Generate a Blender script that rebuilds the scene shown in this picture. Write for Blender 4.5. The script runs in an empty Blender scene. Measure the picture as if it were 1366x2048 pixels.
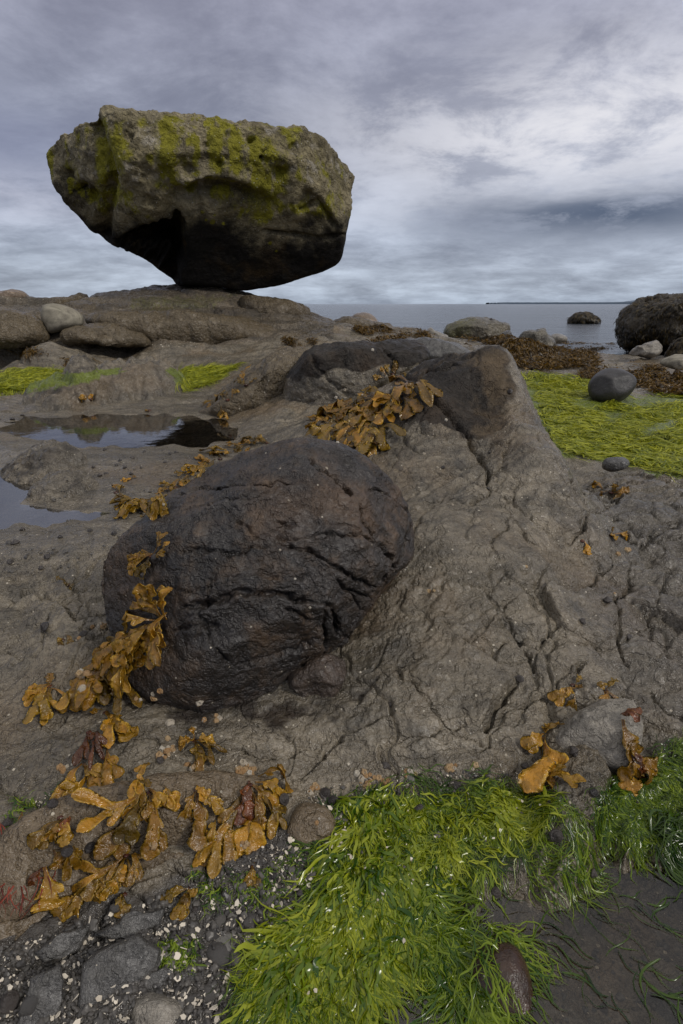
import bpy, bmesh, math, random
import numpy as np
from mathutils import Vector, Matrix

R = math.radians
SC = bpy.context.scene
COL = SC.collection

# ------------------------------------------------------------------ camera
H = 0.65                       # eye height above the pool level, metres
F = 1138.0                     # focal length in photograph pixels (1366 x 2048)
TH = math.atan(416.0 / F)      # downward pitch
cam_d = bpy.data.cameras.new('camera')
cam = bpy.data.objects.new('camera', cam_d)
COL.objects.link(cam)
cam.location = (0, 0, H)
cam.rotation_euler = (math.pi / 2 - TH, 0, 0)
cam_d.sensor_fit = 'VERTICAL'
cam_d.sensor_height = 36.0
cam_d.lens = 36.0 * F / 2048.0
cam_d.clip_start = 0.02
cam_d.clip_end = 20000
SC.camera = cam

# ------------------------------------------------------------------ exposure, sun, sky
SC.view_settings.view_transform = 'Standard'
SC.view_settings.look = 'None'
SC.view_settings.exposure = 0.12
SC.view_settings.gamma = 1.0
SUN_EL, SUN_AZ = R(40), R(125)          # azimuth clockwise from +Y
sun_d = bpy.data.lights.new('sun', 'SUN')
sun_d.energy = 1.5
sun_d.angle = R(11)
sun_d.color = (1.0, 0.95, 0.88)
sun = bpy.data.objects.new('sun', sun_d)
COL.objects.link(sun)
_sd = Vector((math.sin(SUN_AZ) * math.cos(SUN_EL), math.cos(SUN_AZ) * math.cos(SUN_EL), math.sin(SUN_EL)))
sun.rotation_euler = _sd.to_track_quat('Z', 'Y').to_euler()
sun.location = (0, 0, 20)


class NT:
    """short hand for node trees"""
    def __init__(self, tree):
        self.t = tree
        tree.nodes.clear()

    def n(self, kind, ins=None, **props):
        nd = self.t.nodes.new(kind)
        for k, v in props.items():
            setattr(nd, k, v)
        for k, v in (ins or {}).items():
            self.set(nd, k, v)
        return nd

    def set(self, nd, k, v):
        s = nd.inputs[k]
        if isinstance(v, bpy.types.NodeSocket):
            self.t.links.new(v, s)
        elif isinstance(v, bpy.types.Node):
            self.t.links.new(v.outputs[0], s)
        else:
            if s.type == 'RGBA' and hasattr(v, '__len__') and len(v) == 3:
                v = (*v, 1.0)
            s.default_value = v

    def m(self, op, a, b=0.0, c=0.0, clamp=False):
        return self.n('ShaderNodeMath', {0: a, 1: b, 2: c}, operation=op, use_clamp=clamp).outputs[0]

    def vm(self, op, a, b=(0, 0, 0), out=0):
        return self.n('ShaderNodeVectorMath', {0: a, 1: b}, operation=op).outputs[out]

    def mix(self, f, a, b, blend='MIX'):
        nd = self.t.nodes.new('ShaderNodeMix')
        nd.data_type = 'RGBA'
        nd.blend_type = blend
        nd.clamp_factor = True
        for idn, v in ((0, f), (6, a), (7, b)):
            self.set(nd, idn, v)
        return nd.outputs[2]

    def noise(self, vec, scale, detail=4, rough=0.55, dist=0.0, out='Fac'):
        nd = self.n('ShaderNodeTexNoise', {'Vector': vec, 'Scale': scale, 'Detail': detail, 'Roughness': rough, 'Distortion': dist})
        return nd.outputs[out]

    def vor(self, vec, scale, feature='F1', out='Distance', rand=1.0):
        nd = self.n('ShaderNodeTexVoronoi', {'Vector': vec, 'Scale': scale, 'Randomness': rand}, feature=feature)
        return nd.outputs[out]

    def ss(self, x, lo, hi, a=0.0, b=1.0):
        nd = self.n('ShaderNodeMapRange', {0: x, 1: lo, 2: hi, 3: a, 4: b}, interpolation_type='SMOOTHSTEP', clamp=True)
        return nd.outputs[0]

    def comb(self, x, y, z):
        return self.n('ShaderNodeCombineXYZ', {0: x, 1: y, 2: z}).outputs[0]

    def sep(self, v):
        return self.n('ShaderNodeSeparateXYZ', {0: v}).outputs

    def bump(self, h, strength, dist, normal=None):
        nd = self.n('ShaderNodeBump', {'Height': h, 'Strength': strength, 'Distance': dist})
        if normal is not None:
            self.set(nd, 'Normal', normal)
        return nd.outputs[0]


def px_dir(px, py):
    """world direction(s) through photograph pixel(s)"""
    x = (np.asarray(px, float) - 683.0) / F
    u = (1024.0 - np.asarray(py, float)) / F
    c, s = math.cos(TH), math.sin(TH)
    return np.stack([x + 0 * u, c + s * u + 0 * x, -s + c * u + 0 * x], -1)


def srgb(r, g, b):
    return tuple(((v / 255.0 + 0.055) / 1.055) ** 2.4 if v > 10 else v / 255.0 / 12.92 for v in (r, g, b))


world = bpy.data.worlds.new('World')
SC.world = world
world.use_nodes = True
W = NT(world.node_tree)
SKY_STRENGTH = 0.1
d = W.n('ShaderNodeTexCoord').outputs['Generated']
sx, sy, sz = W.sep(d)[0], W.sep(d)[1], W.sep(d)[2]
nish = W.n('ShaderNodeTexSky', sky_type='NISHITA')
nish.sun_disc = False
nish.sun_elevation = SUN_EL
nish.sun_rotation = SUN_AZ
el = W.m('MAXIMUM', sz, 0.0)
inv = W.m('DIVIDE', 1.0, W.m('ADD', el, 0.17))
p = W.comb(W.m('MULTIPLY', sx, inv), W.m('MULTIPLY', sy, inv), 3.7)
n1 = W.noise(p, 0.95, 10, 0.62, 0.2)
n2 = W.noise(W.vm('ADD', p, (5.2, 1.3, 0.0)), 0.45, 5, 0.5, 0.6)
n3 = W.noise(W.vm('ADD', p, (1.2, 9.3, 2.0)), 2.4, 10, 0.66, 0.25)
# overcast veil: colour by elevation
ramp = W.n('ShaderNodeValToRGB', {0: el})
els = ramp.color_ramp.elements
K = 1.0
def stop(i, pos, rgb):
    e = els[i] if i < 2 else els.new(pos)
    e.position = pos
    e.color = (*srgb(*rgb), 1)
els[0].position, els[1].position = 0.0, 1.0
els[0].color = (*srgb(150, 161, 178), 1)
els[1].color = (0.74, 0.71, 0.67, 1)
for pos, rgb in ((0.05, (156, 165, 182)), (0.13, (167, 174, 192)), (0.25, (160, 164, 181)), (0.38, (157, 158, 175)), (0.6, (176, 175, 180))):
    e = els.new(pos)
    e.color = (*srgb(*rgb), 1)
veil = ramp.outputs[0]
# broad light and dark cloud masses
v1 = W.ss(W.m('ADD', W.m('MULTIPLY', n1, 0.65), W.m('MULTIPLY', n2, 0.45)), 0.36, 0.68, 0.66, 1.42)
v1 = W.m('MULTIPLY', v1, W.ss(n3, 0.32, 0.68, 0.80, 1.18))
veil = W.mix(1.0, veil, W.comb(v1, v1, W.m('ADD', W.m('MULTIPLY', v1, 0.92), 0.08)), 'MULTIPLY')


def lobe(px, py, wx, wy, pw=None):
    """soft bump in azimuth and elevation about the direction of one photograph pixel"""
    dd = px_dir(px, py)
    az0 = math.atan2(dd[0], dd[1])
    el0 = dd[2] / np.linalg.norm(dd)
    az = W.m('ARCTAN2', sx, sy)
    a = W.m('DIVIDE', W.m('SUBTRACT', az, az0), wx)
    b = W.m('DIVIDE', W.m('SUBTRACT', W.m('ADD', sz, W.m('MULTIPLY', W.m('SUBTRACT', n1, 0.5), 0.07)), el0), wy)
    q = W.m('ADD', W.m('MULTIPLY', a, a), W.m('MULTIPLY', b, b))
    return W.m('POWER', 2.718, W.m('MULTIPLY', q, -1.0))


bright = W.m('MULTIPLY', lobe(1190, 250, 0.34, 0.085), W.ss(n3, 0.36, 0.58, 0.22, 1.0))
veil = W.mix(W.m('MULTIPLY', bright, 1.0), veil, srgb(226, 225, 230))
bright2 = W.m('MULTIPLY', lobe(950, 400, 0.30, 0.035), W.ss(n3, 0.35, 0.62, 0.2, 1.0))
veil = W.mix(W.m('MULTIPLY', bright2, 0.6), veil, srgb(205, 208, 220))
bright3 = W.m('MULTIPLY', lobe(20, 395, 0.22, 0.03), W.ss(n3, 0.35, 0.62, 0.3, 1.0))
veil = W.mix(W.m('MULTIPLY', bright3, 0.5), veil, srgb(200, 200, 214))
dark = W.m('MULTIPLY', lobe(1220, 428, 0.27, 0.036), W.ss(n3, 0.36, 0.52, 0.45, 1.0))
veil = W.mix(W.m('MULTIPLY', dark, 1.0), veil, srgb(82, 92, 114))
dark2 = W.m('MULTIPLY', lobe(860, 90, 0.20, 0.07), W.ss(n1, 0.30, 0.6, 1.0, 0.5))
veil = W.mix(W.m('MULTIPLY', dark2, 0.6), veil, srgb(126, 129, 148))
dark3 = lobe(10, 300, 0.16, 0.05)
veil = W.mix(W.m('MULTIPLY', dark3, 0.45), veil, srgb(126, 130, 158))
veil10 = W.mix(1.0, veil, (1 / SKY_STRENGTH,) * 3, 'MULTIPLY')
skycol = W.mix(0.93, nish.outputs[0], veil10)
bg = W.n('ShaderNodeBackground', {'Color': skycol, 'Strength': SKY_STRENGTH})
W.n('ShaderNodeOutputWorld', {'Surface': bg})

# ------------------------------------------------------------------ noise in numpy
_rs = np.random.RandomState(7)
_P = np.concatenate([_rs.permutation(256)] * 3).astype(np.int32)
_G = np.array([(1, 1, 0), (-1, 1, 0), (1, -1, 0), (-1, -1, 0), (1, 0, 1), (-1, 0, 1), (1, 0, -1), (-1, 0, -1),
               (0, 1, 1), (0, -1, 1), (0, 1, -1), (0, -1, -1), (1, 1, 0), (-1, 1, 0), (0, -1, 1), (0, -1, -1)], np.float32)


def gnoise(x, y, z):
    """gradient noise, about -1..1"""
    x, y, z = (np.asarray(a, np.float32) for a in (x, y, z))
    xi, yi, zi = (np.floor(a).astype(np.int32) for a in (x, y, z))
    xf, yf, zf = x - xi, y - yi, z - zi
    xi &= 255; yi &= 255; zi &= 255
    u, v, w = (a * a * a * (a * (a * 6 - 15) + 10) for a in (xf, yf, zf))
    out = 0
    for dx in (0, 1):
        wx = u if dx else 1 - u
        hx = _P[xi + dx]
        for dy in (0, 1):
            wy = v if dy else 1 - v
            hy = _P[hx + yi + dy]
            for dz in (0, 1):
                wz = w if dz else 1 - w
                g = _G[_P[hy + zi + dz] & 15]
                out = out + (wx * wy * wz) * (g[..., 0] * (xf - dx) + g[..., 1] * (yf - dy) + g[..., 2] * (zf - dz))
    return out


def fbm(p, scale, octaves=4, gain=0.5, seed=0.0):
    s, a, tot = 0, 1.0, 0
    for o in range(octaves):
        k = scale * 2.03 ** o
        s = s + a * gnoise(p[..., 0] * k + seed + 17.1 * o, p[..., 1] * k - seed + 3.3 * o, p[..., 2] * k + 5.7 * o + seed * .37)
        tot += a
        a *= gain
    return s / tot * 1.6


def ridged(p, scale, octaves=3, gain=0.5, seed=0.0):
    s, a, tot = 0, 1.0, 0
    for o in range(octaves):
        k = scale * 2.03 ** o
        q = 1 - 2.2 * np.abs(gnoise(p[..., 0] * k + seed + 11.1 * o, p[..., 1] * k - seed + 7.3 * o, p[..., 2] * k + 2.7 * o + seed))
        s = s + a * q
        tot += a
        a *= gain
    return s / tot


def worley(x, y, seed=0):
    """2-D cells: F1, F2, and three random numbers of the nearest cell, and the offset from its centre"""
    xi, yi = np.floor(x).astype(np.int32), np.floor(y).astype(np.int32)
    f1 = np.full(x.shape, 9.0, np.float32); f2 = f1.copy()
    rid = np.zeros(x.shape, np.int32); ox = np.zeros(x.shape, np.float32); oy = ox.copy()
    for dx in (-1, 0, 1):
        for dy in (-1, 0, 1):
            cx, cy = xi + dx, yi + dy
            h = _P[(_P[(cx + seed) & 255] + cy) & 255]
            h2 = _P[h + 91]
            ex = cx + (h / 255.0) - x
            ey = cy + (h2 / 255.0) - y
            dd = np.sqrt(ex * ex + ey * ey)
            nearer = dd < f1
            f2 = np.where(nearer, f1, np.minimum(f2, dd))
            rid = np.where(nearer, h * 256 + h2, rid)
            ox = np.where(nearer, -ex, ox); oy = np.where(nearer, -ey, oy)
            f1 = np.where(nearer, dd, f1)
    r1 = ((rid * 7919) % 1009) / 1009.0
    r2 = ((rid * 104729) % 997) / 997.0
    r3 = ((rid * 15485863) % 991) / 991.0
    return f1, f2, r1, r2, r3, ox, oy


def sstep(x, a, b):
    t = np.clip((x - a) / (b - a), 0, 1)
    return t * t * (3 - 2 * t)


def seg_dist(px, py, pts):
    """distance to a polyline, signed side, and position along it 0..1"""
    best = np.full(px.shape, 1e9, np.float32); side = np.zeros(px.shape, np.float32); along = side.copy()
    n = len(pts) - 1
    for i in range(n):
        (x0, y0), (x1, y1) = pts[i], pts[i + 1]
        ex, ey = x1 - x0, y1 - y0
        L2 = ex * ex + ey * ey + 1e-9
        t = np.clip(((px - x0) * ex + (py - y0) * ey) / L2, 0, 1)
        dx, dy = px - x0 - t * ex, py - y0 - t * ey
        dd = np.sqrt(dx * dx + dy * dy)
        c = dd < best
        best = np.where(c, dd, best)
        side = np.where(c, np.sign(ex * dy - ey * dx), side)
        along = np.where(c, (i + t) / n, along)
    return best, side, along


def poly_sd(px, py, pts):
    """signed distance to a polygon, positive inside"""
    pts = list(pts)
    dd = seg_dist(px, py, pts + [pts[0]])[0]
    inside = np.zeros(px.shape, bool)
    j = len(pts) - 1
    for i in range(len(pts)):
        xi, yi = pts[i]; xj, yj = pts[j]
        c = ((yi > py) != (yj > py)) & (px < (xj - xi) * (py - yi) / ((yj - yi) + 1e-12) + xi)
        inside ^= c
        j = i
    return np.where(inside, dd, -dd)


def to_px(x, y, z):
    """photograph pixel of world points"""
    c, s = math.cos(TH), math.sin(TH)
    zz = z - H
    dep = np.maximum(c * y - s * zz, 1e-3)
    up = s * y + c * zz
    return 683 + F * x / dep, 1024 - F * up / dep


# ------------------------------------------------------------------ mesh helpers
def mesh_np(name, verts, faces, mats, parent=None, smooth=True, attrs=None, origin=None):
    """verts (n,3), faces (m,k) with one k -> ONE linked mesh object"""
    verts = np.asarray(verts, np.float32)
    faces = np.asarray(faces, np.int32)
    o3 = np.zeros(3, np.float32) if origin is None else np.asarray(origin, np.float32)
    me = bpy.data.meshes.new(name)
    me.vertices.add(len(verts))
    me.vertices.foreach_set('co', (verts - o3).ravel())
    k = faces.shape[1]
    me.loops.add(faces.size)
    me.polygons.add(len(faces))
    me.polygons.foreach_set('loop_start', np.arange(0, faces.size, k, dtype=np.int32))
    me.loops.foreach_set('vertex_index', faces.ravel())
    me.update(calc_edges=True)
    for an, av in (attrs or {}).items():
        av = np.asarray(av, np.float32)
        if av.ndim == 1:
            a = me.attributes.new(an, 'FLOAT', 'POINT')
            a.data.foreach_set('value', av)
        else:
            a = me.attributes.new(an, 'FLOAT_COLOR', 'POINT')
            full = np.zeros((len(verts), 4), np.float32)
            full[:, :av.shape[1]] = av
            a.data.foreach_set('color', full.ravel())
    if smooth:
        me.shade_smooth()
    else:
        me.shade_flat()
    for m in (mats if isinstance(mats, (list, tuple)) else [mats]):
        me.materials.append(m)
    ob = bpy.data.objects.new(name, me)
    ob.location = o3
    COL.objects.link(ob)
    if parent is not None:
        ob.parent = parent
        ob.matrix_parent_inverse = parent.matrix_world.inverted()
    return ob


def tag(o, label=None, cat=None, group=None, kind=None):
    if label: o['label'] = label
    if cat: o['category'] = cat
    if group: o['group'] = group
    if kind: o['kind'] = kind
    return o


def grid_faces(nr, nc):
    i = np.arange((nr - 1) * nc).reshape(nr - 1, nc)[:, :-1]
    return np.stack([i, i + 1, i + nc + 1, i + nc], -1).reshape(-1, 4)


_ICO = {}
def ico(sub):
    if sub not in _ICO:
        bm = bmesh.new()
        bmesh.ops.create_icosphere(bm, subdivisions=sub, radius=1.0)
        v = np.array([x.co[:] for x in bm.verts], np.float32)
        f = np.array([[q.index for q in x.verts] for x in bm.faces], np.int32)
        bm.free()
        _ICO[sub] = (v, f)
    return _ICO[sub]


def vnormals(v, f):
    t = v[f]
    n = np.cross(t[:, 1] - t[:, 0], t[:, 2] - t[:, 0])
    out = np.zeros_like(v)
    for k in range(3):
        np.add.at(out, f[:, k], n)
    return out / (np.linalg.norm(out, axis=1, keepdims=True) + 1e-12)


# ------------------------------------------------------------------ materials
def rock_mat(name, c1, c2, c3, s=1.0, dark=(0.03, 0.027, 0.026), tint=(0.16, 0.20, 0.02), third=(0.05, 0.05, 0.05), spec=0.5, rough=(0.17, 0.46),
             bump=1.0, gsoft=(.30, .75), dsoft=(.35, .62), warm=None, fleck=(0.5, 0.45, 0.36), fleck_amt=0.5, speck=0.3):
    """stone: three mottled colours at two sizes, the attribute mask picks dark stone and painted shade (R), algae film (G), gravelly silt (B)"""
    mt = bpy.data.materials.new(name)
    mt.use_nodes = True
    t = NT(mt.node_tree)
    co = t.n('ShaderNodeTexCoord').outputs['Object']
    na = t.noise(co, 2.6 * s, 6, 0.6, 0.3)
    nb = t.noise(t.vm('ADD', co, (3.1, 7.7, 1.1)), 13.0 * s, 6, 0.65, 0.2)
    nc = t.noise(t.vm('ADD', co, (9.1, 2.7, 5.1)), 90.0 * s, 5, 0.7)
    nd = t.noise(t.vm('ADD', co, (4.1, 4.7, 8.1)), 420.0 * s, 3, 0.6)
    col = t.mix(t.ss(na, 0.36, 0.64), c1, c2)
    col = t.mix(t.ss(nb, 0.45, 0.72), col, c3)
    bd = t.noise(t.n('ShaderNodeMapping', {'Vector': co, 'Rotation': (0.5, 0.3, 0.55), 'Scale': (1.5 * s, 11.0 * s, 7.0 * s)}).outputs[0], 1.6, 6, 0.62, 0.9)
    bdv = t.ss(bd, 0.34, 0.66, 0.68, 1.24)
    col = t.mix(1.0, col, t.comb(bdv, bdv, bdv), 'MULTIPLY')
    if warm:
        col = t.mix(t.m('MULTIPLY', t.ss(t.noise(t.vm('ADD', co, (7.7, 1.9, 6.1)), 1.9 * s, 5, 0.62, 0.5), 0.50, 0.68), 0.75), col, warm)
    mk = t.n('ShaderNodeAttribute', attribute_name='mask')
    ms = t.n('ShaderNodeSeparateColor', {0: mk.outputs['Color']}).outputs
    dk = t.ss(t.m('ADD', ms[0], t.m('MULTIPLY', t.m('SUBTRACT', nb, 0.5), 0.9)), dsoft[0], dsoft[1])
    dcol = t.mix(t.ss(nb, 0.38, 0.66), dark, tuple(min(1, q * 2.0) for q in dark))
    dcol = t.mix(t.ss(t.noise(t.vm('ADD', co, (1.7, 3.3, 0.4)), 6.0 * s, 5, 0.6), 0.5, 0.72), dcol, (c3[0] * .62, c3[1] * .5, c3[2] * .42))
    col = t.mix(dk, col, dcol)
    if warm:
        wk = t.ss(t.m('ADD', mk.outputs['Alpha'], t.m('MULTIPLY', t.m('SUBTRACT', nb, 0.5), 1.1)), 0.30, 0.85)
        col = t.mix(t.m('MULTIPLY', wk, 0.8), col, t.mix(nb, warm, tuple(q * .7 for q in warm)))
    col = t.mix(ms[2], col, third)
    gk = t.ss(t.m('ADD', ms[1], t.m('MULTIPLY', t.m('SUBTRACT', nc, 0.5), 0.8)), gsoft[0], gsoft[1])
    col = t.mix(gk, col, t.mix(nb, tint, tuple(q * 0.45 for q in tint)))
    # fine grain and small pale and dark grains
    g = t.m('ADD', t.m('MULTIPLY', nc, 0.9), t.m('MULTIPLY', nd, 0.7))
    gr = t.ss(g, 0.45, 1.15, 0.70, 1.30)
    col = t.mix(1.0, col, t.comb(gr, gr, gr), 'MULTIPLY')
    vd = t.n('ShaderNodeTexVoronoi', {'Vector': co, 'Scale': 95.0 * s, 'Randomness': 1.0})
    on = t.m('MULTIPLY', t.m('LESS_THAN', vd.outputs['Distance'], 0.20), t.m('GREATER_THAN', t.n('ShaderNodeSeparateColor', {0: vd.outputs['Color']}).outputs[0], 1.0 - 0.14 * fleck_amt))
    on = t.m('MULTIPLY', on, t.m('SUBTRACT', 1.0, dk))
    col = t.mix(t.m('MULTIPLY', on, 0.8), col, fleck)
    vk = t.n('ShaderNodeTexVoronoi', {'Vector': t.vm('ADD', co, (1, 2, 3)), 'Scale': 210.0 * s, 'Randomness': 1.0})
    on2 = t.m('MULTIPLY', t.m('LESS_THAN', vk.outputs['Distance'], 0.3), t.m('GREATER_THAN', t.n('ShaderNodeSeparateColor', {0: vk.outputs['Color']}).outputs[0], 1.0 - speck))
    col = t.mix(t.m('MULTIPLY', on2, 0.35), col, (0.012, 0.011, 0.010))
    cr1 = t.m('ABSOLUTE', t.m('SUBTRACT', t.noise(t.vm('ADD', co, (2.2, 6.1, 3.3)), 17.0 * s, 5, 0.62, 0.25), 0.5))
    cr2 = t.m('ABSOLUTE', t.m('SUBTRACT', t.noise(t.vm('ADD', co, (8.2, 1.1, 4.3)), 48.0 * s, 4, 0.6, 0.15), 0.5))
    crs = t.m('ADD', t.m('MULTIPLY', t.ss(cr1, 0.0, 0.06), 0.0034), t.m('MULTIPLY', t.ss(cr2, 0.0, 0.07), 0.0013))
    rg = t.ss(t.m('ADD', t.m('MULTIPLY', nb, 0.6), t.m('MULTIPLY', nc, 0.5)), 0.35, 0.8, rough[0], rough[1])
    hgt = t.m('ADD', t.m('MULTIPLY', nb, 0.017), t.m('ADD', t.m('MULTIPLY', nc, 0.0027), t.m('MULTIPLY', nd, 0.0006)))
    hgt = t.m('ADD', t.m('ADD', hgt, crs), t.m('MULTIPLY', on, 0.0012))
    rg = t.m('ADD', rg, t.m('MULTIPLY', dk, 0.16))
    rg = t.m('MULTIPLY', rg, t.m('SUBTRACT', 1.0, t.m('MULTIPLY', ms[2], 0.55)))
    nrm = t.bump(hgt, 1.0, 1.0 * bump / s)
    pb = t.n('ShaderNodeBsdfPrincipled', {'Base Color': col, 'Roughness': rg, 'Specular IOR Level': t.m('MULTIPLY', spec, t.m('SUBTRACT', 1.0, t.m('MULTIPLY', dk, 0.6))), 'Normal': nrm})
    t.n('ShaderNodeOutputMaterial', {'Surface': pb})
    return mt


def water_mat(name, tint, rough=0.02, scale=20, bump=0.0004, clear=True, waves=None, ior=1.55):
    mt = bpy.data.materials.new(name)
    mt.use_nodes = True
    t = NT(mt.node_tree)
    co = t.n('ShaderNodeTexCoord').outputs['Object']
    if waves:
        v = t.n('ShaderNodeMapping', {'Vector': co, 'Scale': (0.55, 1.0, 1.0)}).outputs[0]
        h = t.m('ADD', t.noise(v, 1.1, 5, 0.6, 0.4), t.m('MULTIPLY', t.noise(v, 6.0, 4, 0.6, 0.3), 0.22))
        h = t.m('ADD', h, t.m('MULTIPLY', t.noise(v, 0.12, 3, 0.5), 2.0))
        nr = t.bump(h, 1.0, waves)
    else:
        nr = t.bump(t.noise(co, scale, 3, 0.5, 0.3), 1.0, bump)
    if clear:
        # thin clear water: mirror-like surface over a tinted look-through
        tr = t.n('ShaderNodeBsdfTransparent', {'Color': tint})
        gl = t.n('ShaderNodeBsdfGlossy', {'Color': (1, 1, 1), 'Roughness': rough, 'Normal': nr})
        fr = t.n('ShaderNodeFresnel', {'IOR': ior, 'Normal': nr})
        sh = t.n('ShaderNodeMixShader', {0: fr, 1: tr, 2: gl})
    else:
        sh = t.n('ShaderNodeBsdfPrincipled', {'Base Color': tint, 'Roughness': rough, 'IOR': 1.33, 'Normal': nr})
    t.n('ShaderNodeOutputMaterial', {'Surface': sh})
    return mt


M_GROUND = rock_mat('wet_grey_brown_rock', (0.128, 0.109, 0.080), (0.180, 0.153, 0.113), (0.076, 0.067, 0.053), 1.0, bump=.72, rough=(.15, .40), warm=(.155, .112, .066), dark=(0.018, 0.0150, 0.0125), third=(0.075, 0.068, 0.060))
M_DOME = rock_mat('dark_brown_stone', (0.022, 0.019, 0.018), (0.036, 0.030, 0.026), (0.078, 0.052, 0.033), 1.3, warm=(.105, .064, .036), bump=.8, fleck_amt=0.12, rough=(0.26, 0.55), speck=0.15)
M_MOUND = rock_mat('brown_shore_rock', (0.100, 0.083, 0.060), (0.150, 0.122, 0.088), (0.066, 0.057, 0.046), 0.5, warm=(.13, .098, .055), tint=(0.13, 0.14, 0.02), bump=0.9, fleck_amt=0.25)
M_BAL = rock_mat('barnacled_boulder_stone', (0.185, 0.156, 0.088), (0.285, 0.245, 0.155), (0.084, 0.070, 0.040), 0.42, dark=(0.011, 0.010, 0.009), tint=(0.27, 0.25, 0.018), gsoft=(.10, .85), dsoft=(.05, 1.05), third=(0.36, 0.33, 0.28), bump=1.2, fleck_amt=1.6, fleck=(0.42, 0.40, 0.36), rough=(0.6, 0.9), spec=0.3)  # dark: lower stone and the underside's painted shade, near black
M_PALE = rock_mat('pale_granite', (0.235, 0.215, 0.165), (0.29, 0.265, 0.21), (0.20, 0.18, 0.145), 1.5, bump=0.12, rough=(0.6, 0.85), spec=0.25, fleck_amt=0.2)
M_GREYST = rock_mat('grey_stone', (0.20, 0.180, 0.150), (0.265, 0.240, 0.20), (0.135, 0.123, 0.104), 2.0, bump=0.7)
M_BLACK = rock_mat('smooth_dark_basalt', (0.034, 0.032, 0.033), (0.047, 0.044, 0.044), (0.028, 0.026, 0.027), 1.6, bump=0.3, rough=(0.42, 0.6), fleck_amt=0.1, speck=0.1)
M_SLATE = rock_mat('blue_grey_slate', (0.070, 0.068, 0.066), (0.10, 0.096, 0.09), (0.055, 0.052, 0.047), 2.0, bump=0.7, fleck_amt=0.3)
M_WARM = rock_mat('warm_brown_stone', (0.17, 0.125, 0.085), (0.21, 0.155, 0.11), (0.12, 0.09, 0.065), 1.2, bump=0.5)
M_DARKBROWN = rock_mat('dark_rusty_stone', (.050, .038, .030), (.085, .060, .044), (.034, .027, .023), 1.6, bump=.8, rough=(.2, .5))
M_OLIVE = rock_mat('olive_shore_stone', (0.095, 0.085, 0.062), (0.14, 0.12, 0.085), (0.06, 0.056, 0.045), 0.5, tint=(0.13, 0.13, 0.02), bump=0.8)
M_WEEDROCK = rock_mat('weed_brown_stone', (0.030, 0.022, 0.012), (0.050, 0.036, 0.016), (0.020, 0.016, 0.011), 1.6, bump=1.6, tint=(0.08, 0.07, 0.01))

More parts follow.
